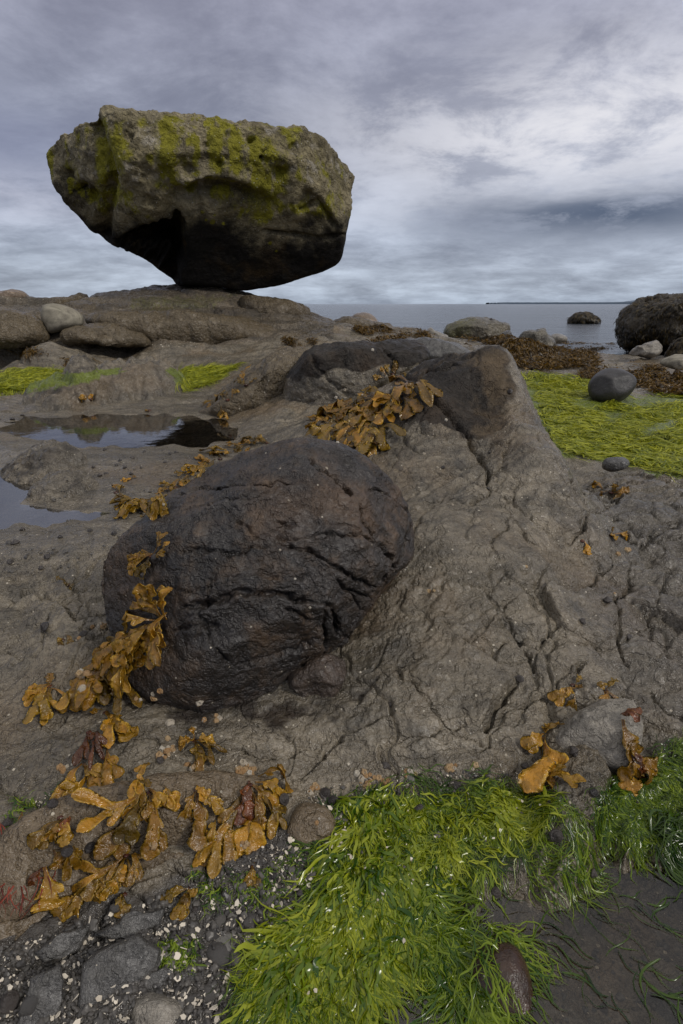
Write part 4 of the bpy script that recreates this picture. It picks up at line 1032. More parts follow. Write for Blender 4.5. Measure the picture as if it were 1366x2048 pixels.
for nm, poly, dist, fr_, bk_, mt_, tl_, sb_, kw, lab in STONES:
    if mt_ is M_SLATE and dist < .6:
        fr_ *= 2.0
    o = stone(nm, poly, dist, fr_, bk_, mt_, tl_, sb_, seed=float(len(poly) * 3 + int(poly[0][0]) % 17), **kw)
    tag(o, lab, nm)

# ------------------------------------------------------------------ water
def sheet(name, poly_xy, z, mat):
    bm = bmesh.new()
    vs = [bm.verts.new((x, y, z)) for x, y in poly_xy]
    fc = bm.faces.new(vs); fc.normal_update()
    if fc.normal.z < 0:
        fc.normal_flip()
    me = bpy.data.meshes.new(name); bm.to_mesh(me); bm.free()
    me.materials.append(mat)
    ob = bpy.data.objects.new(name, me); COL.objects.link(ob)
    return tag(ob, kind='structure')


M_POOL = water_mat('clear_pool_water', (.95, .93, .90), .03, 16, .0006, ior=2.8)
M_DARKPOOL = water_mat('murky_pool_water', (.90, .86, .80), .03, 22, .0018, ior=1.65)
for nm, lev, poly, dep in POOLS:
    pp = np.array(poly, float)
    c = pp.mean(0)
    pp = c + (pp - c) * 1.12
    q = px_dir(pp[:, 0], pp[:, 1])
    t = (lev - H) / q[:, 2]
    sheet('tide_pool_water', [(a * s, b * s) for (a, b, _), s in zip(q, t)], lev, M_POOL if lev > .05 else M_DARKPOOL)
M_SEA = water_mat('sea_water', (.020, .026, .034), .16, clear=False, waves=.22)
sheet('sea', [(8000 * math.cos(a), 8000 * math.sin(a)) for a in np.linspace(0, 2 * math.pi, 96, endpoint=False)], -.08, M_SEA)

# ------------------------------------------------------------------ far coast
def coast(name, x0, x1, dist, top, mat, n=260, depth=300, seed=0.0):
    xs = np.linspace(x0, x1, n)
    dd = px_dir(xs, np.full(n, 608.0))
    P0 = dd / dd[:, 1:2] * dist
    h_px = np.array([top(x) for x in xs])
    h = np.maximum(h_px, .05) * dist / (F * 1.0646) * 1.06
    h = h * (1 + .22 * gnoise(xs * .21, xs * 0 + seed, xs * 0) + .14 * gnoise(xs * .83, xs * 0 + seed, xs * 0 + 3))
    rows = []
    for k, (dy, hh) in enumerate(((0, -.2), (4, .8), (depth * .3, 1.0), (depth, .9), (depth * 1.2, -.2))):
        rows.append(np.stack([P0[:, 0], P0[:, 1] + dy, H * 0 + hh * h], -1))
    return tag(mesh_np(name, np.concatenate(rows), grid_faces(5, n), mat), kind='structure')


def plain(name, col, rough=.9):
    mt = bpy.data.materials.new(name); mt.use_nodes = True
    t = NT(mt.node_tree)
    co = t.n('ShaderNodeTexCoord').outputs['Object']
    c = t.mix(t.noise(co, .05, 4, .6), tuple(q * .8 for q in col), tuple(q * 1.2 for q in col))
    t.n('ShaderNodeOutputMaterial', {'Surface': t.n('ShaderNodeBsdfPrincipled', {'Base Color': c, 'Roughness': rough, 'Specular IOR Level': .1})})
    return mt


M_FOREST = plain('far_forest', (.075, .10, .135))  # blue-grey: distance haze mixed into the forest colour
M_FARHILL = plain('farther_hill', (.15, .19, .25))  # paler and bluer, more of the haze put into the colour
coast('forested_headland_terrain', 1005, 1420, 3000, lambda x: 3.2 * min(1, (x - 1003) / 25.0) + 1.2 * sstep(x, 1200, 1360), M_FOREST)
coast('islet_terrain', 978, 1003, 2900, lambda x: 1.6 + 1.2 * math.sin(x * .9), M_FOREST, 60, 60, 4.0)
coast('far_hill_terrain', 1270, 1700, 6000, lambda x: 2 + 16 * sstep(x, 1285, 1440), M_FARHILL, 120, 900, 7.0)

# ------------------------------------------------------------------ seaweed, algae, shells
bpy.context.view_layer.update()
DG = bpy.context.evaluated_depsgraph_get()
RNG = random.Random(11)
NPR = np.random.RandomState(23)


def pick(px, py):
    """the solid surface seen at a photograph pixel: point, normal"""
    o = Vector((0, 0, H))
    dv = Vector(px_dir(px, py)).normalized()
    for _ in range(4):
        ok, loc, nor, _i, ob, _m = SC.ray_cast(DG, o, dv)
        if not ok:
            return None, None
        if ob.name.startswith(('tide_pool', 'sea')):
            o = loc + dv * .003
            continue
        if nor.dot(dv) > 0:
            nor = -nor
        return np.array(loc), np.array(nor)
    return None, None


def frond_mat(name, base, edge, root):
    mt = bpy.data.materials.new(name); mt.use_nodes = True
    t = NT(mt.node_tree)
    co = t.n('ShaderNodeTexCoord').outputs['Object']
    rnd = t.n('ShaderNodeObjectInfo').outputs['Random']
    a = t.n('ShaderNodeAttribute', attribute_name='blade').outputs['Color']
    ms = t.n('ShaderNodeSeparateColor', {0: a}).outputs          # R across, G along, B random
    nb = t.noise(co, 55, 4, .6)
    nf = t.noise(co, 260, 3, .6)
    c = t.mix(t.ss(nb, .35, .7), base, (base[0] * .42, base[1] * .46, base[2] * .6))
    c = t.mix(t.m('MULTIPLY', t.ss(t.m('FRACT', t.m('MULTIPLY', rnd, 7.3)), .4, 1.0), .6), c, (base[0] * .50, base[1] * .62, base[2] * .8))
    c = t.mix(t.ss(ms[1], .0, .62, .9, 0.0), c, root)
    c = t.mix(t.ss(ms[0], .55, 1.0, 0, .75), c, edge)
    c = t.mix(t.m('MULTIPLY', t.ss(ms[2], .55, .95), .75), c, (base[0] * .26, base[1] * .33, base[2] * .5))
    g = t.ss(t.m('ADD', rnd, t.m('MULTIPLY', nf, .6)), 0, 1.6, .42, 1.38)
    c = t.mix(1.0, c, t.comb(g, g, g), 'MULTIPLY')
    nr = t.bump(t.m('ADD', t.m('MULTIPLY', nb, .006), t.m('MULTIPLY', nf, .0012)), 1.0, 1.0)
    pb = t.n('ShaderNodeBsdfPrincipled', {'Base Color': c, 'Roughness': t.ss(nb, .3, .7, .08, .30), 'Specular IOR Level': .7, 'Normal': nr})
    tl = t.n('ShaderNodeBsdfTranslucent', {'Color': c, 'Normal': nr})
    t.n('ShaderNodeOutputMaterial', {'Surface': t.n('ShaderNodeMixShader', {0: .28, 1: pb, 2: tl})})
    return mt


M_AMBER = frond_mat('amber_rockweed', (.46, .215, .012), (.66, .40, .045), (.13, .048, .010))
M_OLIVEWEED = frond_mat('olive_gold_rockweed', (.30, .155, .010), (.48, .31, .030), (.09, .042, .008))
M_REDDISH = frond_mat('rusty_rockweed', (.20, .055, .012), (.30, .12, .02), (.07, .016, .008))


def strip_mesh(pts, nrm, width, wavy, phase, prof, thick=.0006, curl=.0, rib=.25, s0=0.0, s1=1.0, rnd=0.0):
    """a closed thin blade along pts: (verts, faces, attribute)"""
    n = len(pts)
    tg = np.gradient(pts, axis=0)
    tg /= np.linalg.norm(tg, axis=1, keepdims=True) + 1e-9
    bi = np.cross(tg, nrm); bi /= np.linalg.norm(bi, axis=1, keepdims=True) + 1e-9
    nn = np.cross(bi, tg)
    s = np.linspace(0, 1, n)
    cs = np.array([-1, -.55, 0, .55, 1])
    V, A = [], []
    for i in range(n):
        w = width * prof[i]
        row = []
        for c in cs:
            e = abs(c) ** 2
            hgt = wavy * w * e * math.sin(phase + 9.5 * s[i] + 1.7 * c) + curl * w * e + rib * .006 * w / .02 * (1 - min(1, abs(c) * 2.0)) * .3
            row.append(pts[i] + bi[i] * c * w + nn[i] * hgt)
        row = np.array(row)
        low = row[1:4][::-1] - nn[i] * thick * 1.6
        V.append(np.vstack([row, low]))
        sv = s0 + (s1 - s0) * s[i]
        A += [(abs(c), sv, rnd) for c in (-1, -.55, 0, .55, 1, .55, 0, -.55)]
    V = np.array(V).reshape(-1, 3)
    F_ = []
    for i in range(n - 1):
        for j in range(8):
            a, b = i * 8 + j, i * 8 + (j + 1) % 8
            F_.append((a, b, b + 8, a + 8))
    return V, np.array(F_), np.array(A)


def frond(root, tip, wpx, parent, mat, style='paddle', lift=.006, rng=RNG, bow=None, dens=1.0):
    """one rockweed frond lying on the rock from root to tip pixel; forked blades, wavy rims"""
    n = 11
    r0, r1 = np.array(root, float), np.array(tip, float)
    dv = r1 - r0
    pv = np.array([-dv[1], dv[0]])
    bw = rng.uniform(-.18, .18) if bow is None else bow
    P, N = [], []
    for k in range(n):
        s = k / (n - 1)
        q = r0 + dv * s + pv * bw * math.sin(math.pi * s)
        loc, nor = pick(q[0], q[1])
        if loc is None:
            if not P:
                return None
            loc, nor = P[-1] + (P[-1] - P[-2] if len(P) > 1 else np.zeros(3)), N[-1]
        P.append(loc); N.append(nor)
    P = np.array(P); N = np.array(N)
    # a fall over an edge hangs down instead of jumping away
    st = np.linalg.norm(np.diff(P, axis=0), axis=1)
    med = np.median(st) + 1e-6
    for k in range(1, n):
        stp = P[k] - P[k - 1]
        L = np.linalg.norm(stp)
        if L > 2.6 * med:
            d_ = (P[k - 1] - P[k - 2]) if k > 1 else stp / L * med
            d_ = d_ / (np.linalg.norm(d_) + 1e-9) * med + np.array([0, 0, -.35 * med])
            P[k] = P[k - 1] + d_
            N[k] = N[k - 1]
    for _ in range(2):
        P[1:-1] = .25 * P[:-2] + .5 * P[1:-1] + .25 * P[2:]
        N[1:-1] = .25 * N[:-2] + .5 * N[1:-1] + .25 * N[2:]
    N = N + np.array([0, 0, .25]); N /= np.linalg.norm(N, axis=1, keepdims=True)
    s = np.linspace(0, 1, n)
    P = P + N * ((.002 + lift * rng.uniform(.4, 1.5) * (np.sin(math.pi * np.clip(s * .9, 0, 1)) + .25 * s + .35 * np.sin(s * rng.uniform(4, 9) + rng.uniform(0, 6)) * s))[:, None])
    Lw = np.linalg.norm(np.diff(P, axis=0), axis=1).sum()
    dep = np.linalg.norm(P[0] - np.array([0, 0, H]))
    Wd = .5 * wpx * dep / F * .97
    # finer path
    sf = np.linspace(0, 1, 19)
    PF = np.stack([np.interp(sf, s, P[:, k]) for k in range(3)], -1)
    NF = np.stack([np.interp(sf, s, N[:, k]) for k in range(3)], -1)
    for _ in range(2):
        PF[1:-1] = .25 * PF[:-2] + .5 * PF[1:-1] + .25 * PF[2:]
    rnd = rng.random()
    parts = []
    cut = rng.choice([.58, .66, .74])
    kf = int(cut * 18)
    # main blade up to the fork
    sm = sf[:kf + 1] / cut
    prof = .13 + .80 * sstep(sm, .15, .9) * (.82 + .18 * np.sin(sm * 7 + rnd * 6))
    parts.append(strip_mesh(PF[:kf + 1], NF[:kf + 1], Wd, .22, rnd * 6, prof, curl=rng.uniform(-.1, .25), s0=0, s1=cut, rnd=rnd))

    def lobe_blade(base_i, ang, ln, w, s0):
        b0, nn_ = PF[base_i], NF[base_i]
        tg = PF[min(base_i + 1, 18)] - PF[max(base_i - 1, 0)]; tg /= np.linalg.norm(tg) + 1e-9
        bi = np.cross(tg, nn_); bi /= np.linalg.norm(bi) + 1e-9
        m_ = 10
        q = np.linspace(0, 1, m_)
        turn = ang * (1 - .45 * q)
        pts = [b0 - tg * ln * .12]
        for k in range(1, m_):
            pts.append(pts[-1] + (tg * math.cos(turn[k]) + bi * math.sin(turn[k])) * ln / (m_ - 1))
        pts = np.array(pts)
        pts += nn_ * (rng.uniform(-.003, .010) * np.sin(q * rng.uniform(2.5, 6.5) + rnd) * (ln / .05))[:, None] + np.array([0, 0, -1.0]) * (ln * rng.uniform(.0, .12) * q ** 2)[:, None]
        # keep above the rock
        pf = np.where(q < .7, .46 + .54 * sstep(q, 0, .62), np.clip(1 - ((q - .7) / .31) ** 2.6, 0.02, 1) ** .6)
        pf = pf * (1 + .10 * np.sin(q * 11 + rng.uniform(0, 6)))
        parts.append(strip_mesh(pts, np.tile(nn_, (m_, 1)), w, .34, rng.uniform(0, 6), pf, curl=rng.uniform(-.3, .7), s0=s0, s1=1.0, rnd=rng.random() * .8))

    rest = Lw * (1 - cut)
    if style == 'blade':
        lobe_blade(kf, rng.uniform(-.1, .1), rest * 1.2, Wd * 1.0, cut)
    else:
        a = rng.uniform(.30, .62)
        lobe_blade(kf, a, rest * rng.uniform(1.1, 1.5), Wd * rng.uniform(.74, .98), cut)
        lobe_blade(kf, -a * rng.uniform(.7, 1.1), rest * rng.uniform(.9, 1.3), Wd * rng.uniform(.68, .92), cut)
        if rng.random() < .6 * dens:
            lobe_blade(int(kf * .6), rng.choice([-1, 1]) * rng.uniform(.5, .95), Lw * rng.uniform(.22, .36), Wd * rng.uniform(.5, .7), .45)
        if rng.random() < .4 * dens:
            lobe_blade(int(kf * .4), rng.choice([-1, 1]) * rng.uniform(.6, 1.0), Lw * rng.uniform(.18, .3), Wd * rng.uniform(.4, .6), .35)
    V, F_, A, off = [], [], [], 0
    for v_, f_, a_ in parts:
        V.append(v_); F_.append(f_ + off); A.append(a_); off += len(v_)
    return mesh_np('frond', np.concatenate(V), np.concatenate(F_), mat, parent=parent, attrs={'blade': np.concatenate(A)})


HOLD = (ico(2)[0] * np.array([1, 1, .45]) * (1 + .2 * fbm(ico(2)[0], 1.5, 2, .5, 3.0))[:, None], ico(2)[1])


def rockweed(root, fronds, label, mat=None, lift=.006, dens=1.0, style='paddle', group=None):
    loc, _ = pick(*root)
    e = bpy.data.objects.new('rockweed', None); COL.objects.link(e)
    e.location = loc
    e.empty_display_size = .02
    tag(e, label, 'seaweed', group)
    bpy.context.view_layer.update()
    e_w = e
    hv, hf = HOLD
    dep = np.linalg.norm(np.array(loc) - np.array([0, 0, H]))
    k_ = 5.0 * dep / F
    mesh_np('holdfast', hv * k_ + np.array(loc), hf, M_REDDISH, parent=e, attrs={'blade': np.tile(np.array([[0, .1, .5]]), (len(hv), 1))})
    for fr_ in fronds:
        r_, t_, w_ = fr_[:3]
        m_ = fr_[3] if len(fr_) > 3 else (mat or M_AMBER)
        frond(r_, t_, w_, e_w, m_, lift=lift, dens=dens, style=fr_[4] if len(fr_) > 4 else style)
    return e


def along(spine, n, ang, ln, w, jit=.5, rng=RNG, mats=None, side=8):
    """fronds that start along a line of pixels and flow in one direction"""
    sp = np.array(spine, float)
    seg = np.r_[0, np.cumsum(np.linalg.norm(np.diff(sp, axis=0), axis=1))]
    out = []
    for k in range(n):
        s = (k + rng.uniform(.1, .9)) / n * seg[-1]
        x, y = np.interp(s, seg, sp[:, 0]) + rng.uniform(-side, side), np.interp(s, seg, sp[:, 1]) + rng.uniform(-side, side)
        a = (np.interp(s / seg[-1], np.linspace(0, 1, len(ang)), ang) if hasattr(ang, '__len__') else ang) + rng.gauss(0, jit)
        l_ = ln * rng.uniform(.65, 1.3)
        out.append(((x, y), (x + l_ * math.cos(a), y + l_ * math.sin(a)), w * rng.uniform(.75, 1.25), rng.choice(mats) if mats else M_AMBER))
    return out


AO = [M_AMBER, M_OLIVEWEED, M_AMBER]
OO = [M_OLIVEWEED, M_AMBER, M_OLIVEWEED]
# angles in picture sense: 0 to the right, pi/2 downwards
rockweed((795, 765), along([(815, 765), (800, 790), (770, 800), (740, 815)], 24, [1.3, 1.9, 2.2, 2.4], 50, 25, .6, mats=AO, side=12) + along([(760, 800), (720, 820), (680, 840), (650, 855)], 24, [2.4, 2.5, 2.6, 2.9], 48, 24, .55, mats=OO, side=12)
         + along([(745, 825), (735, 850), (720, 855), (700, 850)], 18, [1.3, 1.5, 1.7, 2.2], 62, 23, .25, mats=OO, side=8), 'thick amber rockweed clump draped across the brown outcrop above the round boulder', lift=.016)
rockweed((785, 748), along([(768, 752), (785, 746), (798, 752)], 8, [3.0, 4.6, 6.0], 20, 9, .5, mats=AO, side=4), 'small gold rockweed tuft just above the thick clump on the outcrop', lift=.008)
rockweed((535, 886), along([(545, 884), (510, 889), (475, 902)], 9, 2.7, 28, 12, .6, mats=OO, side=5), 'thin fringe of rockweed along the crest of the round dark boulder', lift=.008)
rockweed((440, 918), along([(465, 906), (430, 922), (395, 942), (365, 962)], 15, 2.6, 32, 12, .6, mats=OO, side=7), 'rockweed fringe halfway down the shoulder of the round dark boulder', lift=.008)
rockweed((350, 975), along([(365, 965), (345, 978), (335, 990)], 6, 2.5, 32, 13, .6, mats=OO, side=5), 'short rockweed sprigs between the shoulder fringe and the yellow clump', lift=.007)
rockweed((300, 1005), along([(335, 995), (310, 1005), (285, 1010), (268, 1015)], 15, [1.7, 2.0, 2.3, 2.6], 42, 18, .45, mats=OO, side=7), 'yellow-brown rockweed clump hanging off the shoulder of the round dark boulder above the tide pool', lift=.012)
rockweed((302, 1112), [((305, 1108), (262, 1134), 20, M_AMBER), ((302, 1112), (288, 1156), 20, M_OLIVEWEED), ((306, 1108), (272, 1150), 18, M_AMBER), ((308, 1108), (325, 1064), 11, M_AMBER), ((312, 1110), (342, 1088), 10, M_AMBER), ((304, 1108), (280, 1112), 10, M_AMBER), ((310, 1112), (336, 1108), 8, M_AMBER)],
         'small rockweed plant alone on the dark flank of the round boulder', lift=.007)
rockweed((330, 1230), [((330, 1240), (312, 1165), 30), ((335, 1240), (346, 1178), 24), ((322, 1235), (272, 1200), 22), ((335, 1225), (345, 1300), 30), ((330, 1230), (300, 1310), 32), ((320, 1240), (265, 1300), 28), ((312, 1240), (255, 1250), 22)]
         + along([(320, 1240), (285, 1265), (250, 1290), (225, 1310)], 17, 2.2, 82, 27, .45, mats=AO, side=14) + along([(250, 1290), (215, 1320), (195, 1345), (205, 1370)], 15, [1.9, 1.8, 1.5, 1.2], 82, 26, .4, mats=AO, side=12), 'large bushy amber rockweed hanging over the lower side of the round dark boulder', lift=.020)
rockweed((98, 1372), [((100, 1370), (48, 1412), 19), ((100, 1375), (82, 1452), 24, M_OLIVEWEED), ((104, 1378), (112, 1440), 20), ((106, 1378), (131, 1422), 16), ((98, 1368), (62, 1382), 14), ((100, 1372), (96, 1352), 14)], 'star-shaped rockweed plant alone on bare rock', lift=.006)
rockweed((212, 1425), [((212, 1425), (255, 1478), 34), ((212, 1428), (232, 1486), 28), ((205, 1420), (188, 1436), 12)], 'single forked rockweed frond just below the large bushy one', lift=.005)
rockweed((178, 1465), [((180, 1462), (168, 1530), 16, M_REDDISH), ((185, 1468), (205, 1500), 16, M_REDDISH), ((165, 1528), (140, 1608), 24, M_AMBER), ((168, 1530), (198, 1608), 30, M_AMBER), ((168, 1528), (218, 1545), 26, M_AMBER), ((215, 1500), (236, 1575), 26, M_AMBER), ((170, 1535), (120, 1590), 18, M_AMBER), ((178, 1470), (190, 1530), 10, M_REDDISH)], 'long rockweed plant with a rust-red upper stem on sloping rock', lift=.010)
rockweed((388, 1482), [((388, 1482), (362, 1500), 18), ((390, 1484), (392, 1552), 20), ((392, 1484), (424, 1496), 18), ((390, 1486), (412, 1526), 18, M_OLIVEWEED), ((388, 1480), (384, 1460), 12), ((392, 1488), (436, 1530), 14, M_OLIVEWEED)], 'small rockweed tuft under the pale barnacles', lift=.007)
rockweed((298, 1585), [((296, 1560), (286, 1606), 18), ((290, 1590), (180, 1672), 30), ((288, 1595), (222, 1712), 36), ((292, 1592), (262, 1690), 28, M_OLIVEWEED), ((298, 1590), (300, 1700), 32), ((300, 1588), (284, 1650), 24), ((300, 1580), (352, 1612), 22), ((298, 1578), (318, 1625), 20), ((296, 1575), (262, 1600), 18), ((300, 1530), (288, 1562), 14), ((330, 1575), (360, 1600), 18)], 'broad amber rockweed spread over the middle of the rock ledge', lift=.012)
rockweed((392, 1580), [((392, 1578), (384, 1692), 34, M_AMBER, 'blade'), ((395, 1580), (444, 1622), 24), ((390, 1585), (372, 1640), 16), ((392, 1572), (410, 1600), 18)], 'rockweed plant with one long paddle-shaped frond on the rock ledge', lift=.007)
rockweed((500, 1570), [((498, 1562), (492, 1650), 34, M_REDDISH), ((495, 1570), (470, 1728), 48), ((492, 1580), (440, 1730), 34), ((500, 1580), (522, 1680), 24), ((505, 1570), (548, 1628), 28), ((510, 1565), (566, 1600), 22), ((512, 1570), (555, 1686), 20, M_OLIVEWEED), ((470, 1640), (405, 1690), 22), ((465, 1650), (402, 1752), 26), ((515, 1555), (578, 1552), 22), ((520, 1580), (570, 1640), 18, M_OLIVEWEED), ((430, 1640), (408, 1680), 16, M_OLIVEWEED)], 'big glossy orange rockweed hanging off the end of the rock ledge above the shell gravel', lift=.012)
rockweed((120, 1635), [((125, 1640), (78, 1700), 30), ((122, 1638), (100, 1680), 26), ((128, 1640), (142, 1690), 22), ((108, 1700), (118, 1735), 28), ((132, 1640), (130, 1660), 14, M_REDDISH), ((140, 1690), (158, 1720), 18), ((112, 1690), (150, 1738), 18)], 'curling rockweed plant above the red seaweed tuft', lift=.012)
rockweed((252, 1710), [((250, 1715), (140, 1845), 34), ((240, 1725), (178, 1790), 26), ((252, 1715), (222, 1785), 24), ((255, 1712), (272, 1750), 18), ((245, 1715), (145, 1752), 18), ((240, 1735), (200, 1800), 20, M_OLIVEWEED), ((255, 1720), (248, 1770), 18)], 'long pointed rockweed trailing over the lower edge of the rock ledge', lift=.008)
rockweed((88, 1738), [((90, 1735), (100, 1816), 46, M_AMBER, 'blade'), ((86, 1735), (60, 1770), 14, M_REDDISH)], 'single broad rockweed blade beside the red seaweed tuft', lift=.005)
rockweed((375, 1778), [((378, 1778), (330, 1812), 20, M_OLIVEWEED), ((376, 1780), (348, 1842), 22, M_OLIVEWEED), ((378, 1780), (370, 1842), 20, M_OLIVEWEED), ((380, 1778), (392, 1800), 16, M_OLIVEWEED), ((378, 1780), (360, 1836), 18, M_AMBER)], 'small brown fan of rockweed in the shell gravel', lift=.006)
rockweed((505, 1735), [((505, 1735), (494, 1776), 20, M_OLIVEWEED), ((507, 1738), (514, 1782), 18, M_OLIVEWEED)], 'short dull rockweed sprig below the glossy orange one', lift=.004)
rockweed((248, 1790), [((248, 1790), (254, 1836), 22, M_OLIVEWEED), ((246, 1792), (236, 1822), 14, M_OLIVEWEED)], 'short brown rockweed sprig at the ledge foot beside the long pointed one', lift=.004)
rockweed((28, 1640), [((45, 1625), (26, 1650), 14)], 'lone small rockweed frond on green film', lift=.003)
rockweed((1145, 1370), [((1150, 1378), (1105, 1408), 22), ((1148, 1390), (1132, 1445), 22), ((1130, 1450), (1085, 1462), 20), ((1088, 1468), (1040, 1500), 24), ((1085, 1475), (1095, 1590), 42), ((1098, 1545), (1150, 1562), 22), ((1152, 1372), (1164, 1384), 10), ((1150, 1372), (1155, 1356), 10, M_OLIVEWEED), ((1090, 1470), (1078, 1548), 24, M_OLIVEWEED)], 'amber rockweed strung down the near side of the squared grey block', lift=.008)
rockweed((1212, 1382), [((1212, 1382), (1190, 1462), 28), ((1210, 1385), (1216, 1478), 26), ((1215, 1385), (1250, 1452), 30), ((1245, 1440), (1278, 1520), 40), ((1258, 1480), (1312, 1566), 36), ((1262, 1500), (1266, 1594), 34), ((1212, 1380), (1232, 1370), 12, M_OLIVEWEED), ((1208, 1382), (1195, 1372), 12, M_OLIVEWEED), ((1240, 1430), (1268, 1440), 16, M_REDDISH), ((1255, 1490), (1290, 1572), 26, M_REDDISH)], 'large amber rockweed hanging over the top and end of the squared grey block', lift=.010)
rockweed((1222, 985), [((1205, 978), (1182, 968), 16), ((1215, 982), (1200, 992), 14), ((1222, 985), (1232, 970), 14), ((1225, 986), (1256, 978), 18), ((1228, 990), (1250, 996), 16)], 'flat rockweed sprig on the dark rock below the green algae', lift=.008)
rockweed((1164, 1082), [((1164, 1080), (1172, 1110), 15)], 'lone rockweed frond in a crack of the blocky rock', lift=.003)
rockweed((1222, 1070), [((1222, 1066), (1230, 1080), 14), ((1226, 1070), (1262, 1076), 13), ((1222, 1068), (1216, 1062), 8)], 'rockweed sprig under a small overhang of the blocky rock', lift=.005)
rockweed((455, 800), along([(415, 808), (440, 800), (470, 792)], 9, [2.5, 2.8, 5.6], 22, 8, .8, mats=OO, side=4) + along([(445, 810), (452, 828)], 4, 1.8, 18, 8, .5, mats=OO, side=3), 'sparse rockweed on the slope above the tide pool', lift=.012)
rockweed((492, 770), along([(490, 768), (498, 772)], 4, 4.7, 18, 9, .7, mats=OO, side=3), 'tiny rockweed sprig standing up on the light brown slope', lift=.012)
rockweed((180, 798), along([(172, 796), (188, 792)], 5, 2.6, 16, 8, .7, mats=AO, side=3), 'tiny gold rockweed sprig between the two small rock humps', lift=.012)
rockweed((298, 821), [((300, 820), (292, 824), 9)], 'single orange scrap of rockweed above the tide pool', lift=.005)
rockweed((258, 960), [((262, 956), (246, 963), 9), ((262, 957), (272, 955), 8)], 'orange scrap of rockweed on the mud between the pools and the dark boulder', lift=.005)
rockweed((232, 985), along([(228, 983), (238, 987)], 4, 4.0, 13, 7, 1.0, mats=OO, side=3), 'small dull rockweed scrap on the mud near the yellow clump', lift=.006)
rockweed((135, 1170), along([(150, 1163), (130, 1170)], 4, 2.9, 20, 8, .5, mats=OO, side=2), 'little rockweed sprig in a rock crack near the grey rubble', lift=.004)
rockweed((125, 1280), along([(130, 1270), (122, 1280)], 3, 2.2, 18, 9, .6, mats=OO, side=2), 'tiny yellow rockweed scrap beside a dark snail', lift=.004)

# ---- red tuft and other fine strands, one builder
def strand_mat(name, c_lo, c_hi, rough=.35, trans=.3):
    mt = bpy.data.materials.new(name); mt.use_nodes = True
    t = NT(mt.node_tree)
    a = t.n('ShaderNodeAttribute', attribute_name='blade').outputs['Color']
    ms = t.n('ShaderNodeSeparateColor', {0: a}).outputs
    co = t.n('ShaderNodeTexCoord').outputs['Object']
    nb = t.noise(co, 9, 4, .6)
    f = t.ss(t.m('ADD', t.m('MULTIPLY', ms[2], .75), t.m('MULTIPLY', nb, .65)), .38, .98)
    c = t.mix(f, c_lo, c_hi)
    pb = t.n('ShaderNodeBsdfPrincipled', {'Base Color': c, 'Roughness': rough, 'Specular IOR Level': .5})
    tl = t.n('ShaderNodeBsdfTranslucent', {'Color': c})
    t.n('ShaderNodeOutputMaterial', {'Surface': t.n('ShaderNodeMixShader', {0: trans, 1: pb, 2: tl})})
    return mt


M_GREEN = strand_mat('green_strand_algae', (.026, .075, .005), (.19, .26, .012), .18)
M_LIME = strand_mat('lime_strand_algae', (.085, .14, .006), (.33, .37, .020), .20)
M_YELLOW = strand_mat('yellow_green_algae', (.14, .175, .006), (.42, .43, .022), .45)
M_DEEP = strand_mat('deep_green_algae', (.010, .032, .005), (.05, .095, .008), .20)
M_RED = strand_mat('red_seaweed', (.10, .010, .006), (.28, .045, .018))
M_DARKKELP = strand_mat('dark_hanging_weed', (.012, .009, .004), (.075, .050, .012), .4)
M_KELP = strand_mat('brown_weed_carpet', (.030, .017, .004), (.165, .092, .012), .35)


def in_poly_px(n, poly, rng=NPR, keep=None):
    poly = np.array(poly, float)
    lo, hi = poly.min(0), poly.max(0)
    out = np.zeros((0, 2))
    while len(out) < n:
        q = lo + rng.rand(n * 2, 2) * (hi - lo)
        q = q[poly_sd(q[:, 0], q[:, 1], [tuple(p) for p in poly]) > 0]
        if keep is not None:
            q = q[keep(q)]
        out = np.vstack([out, q])
    return out[:n]


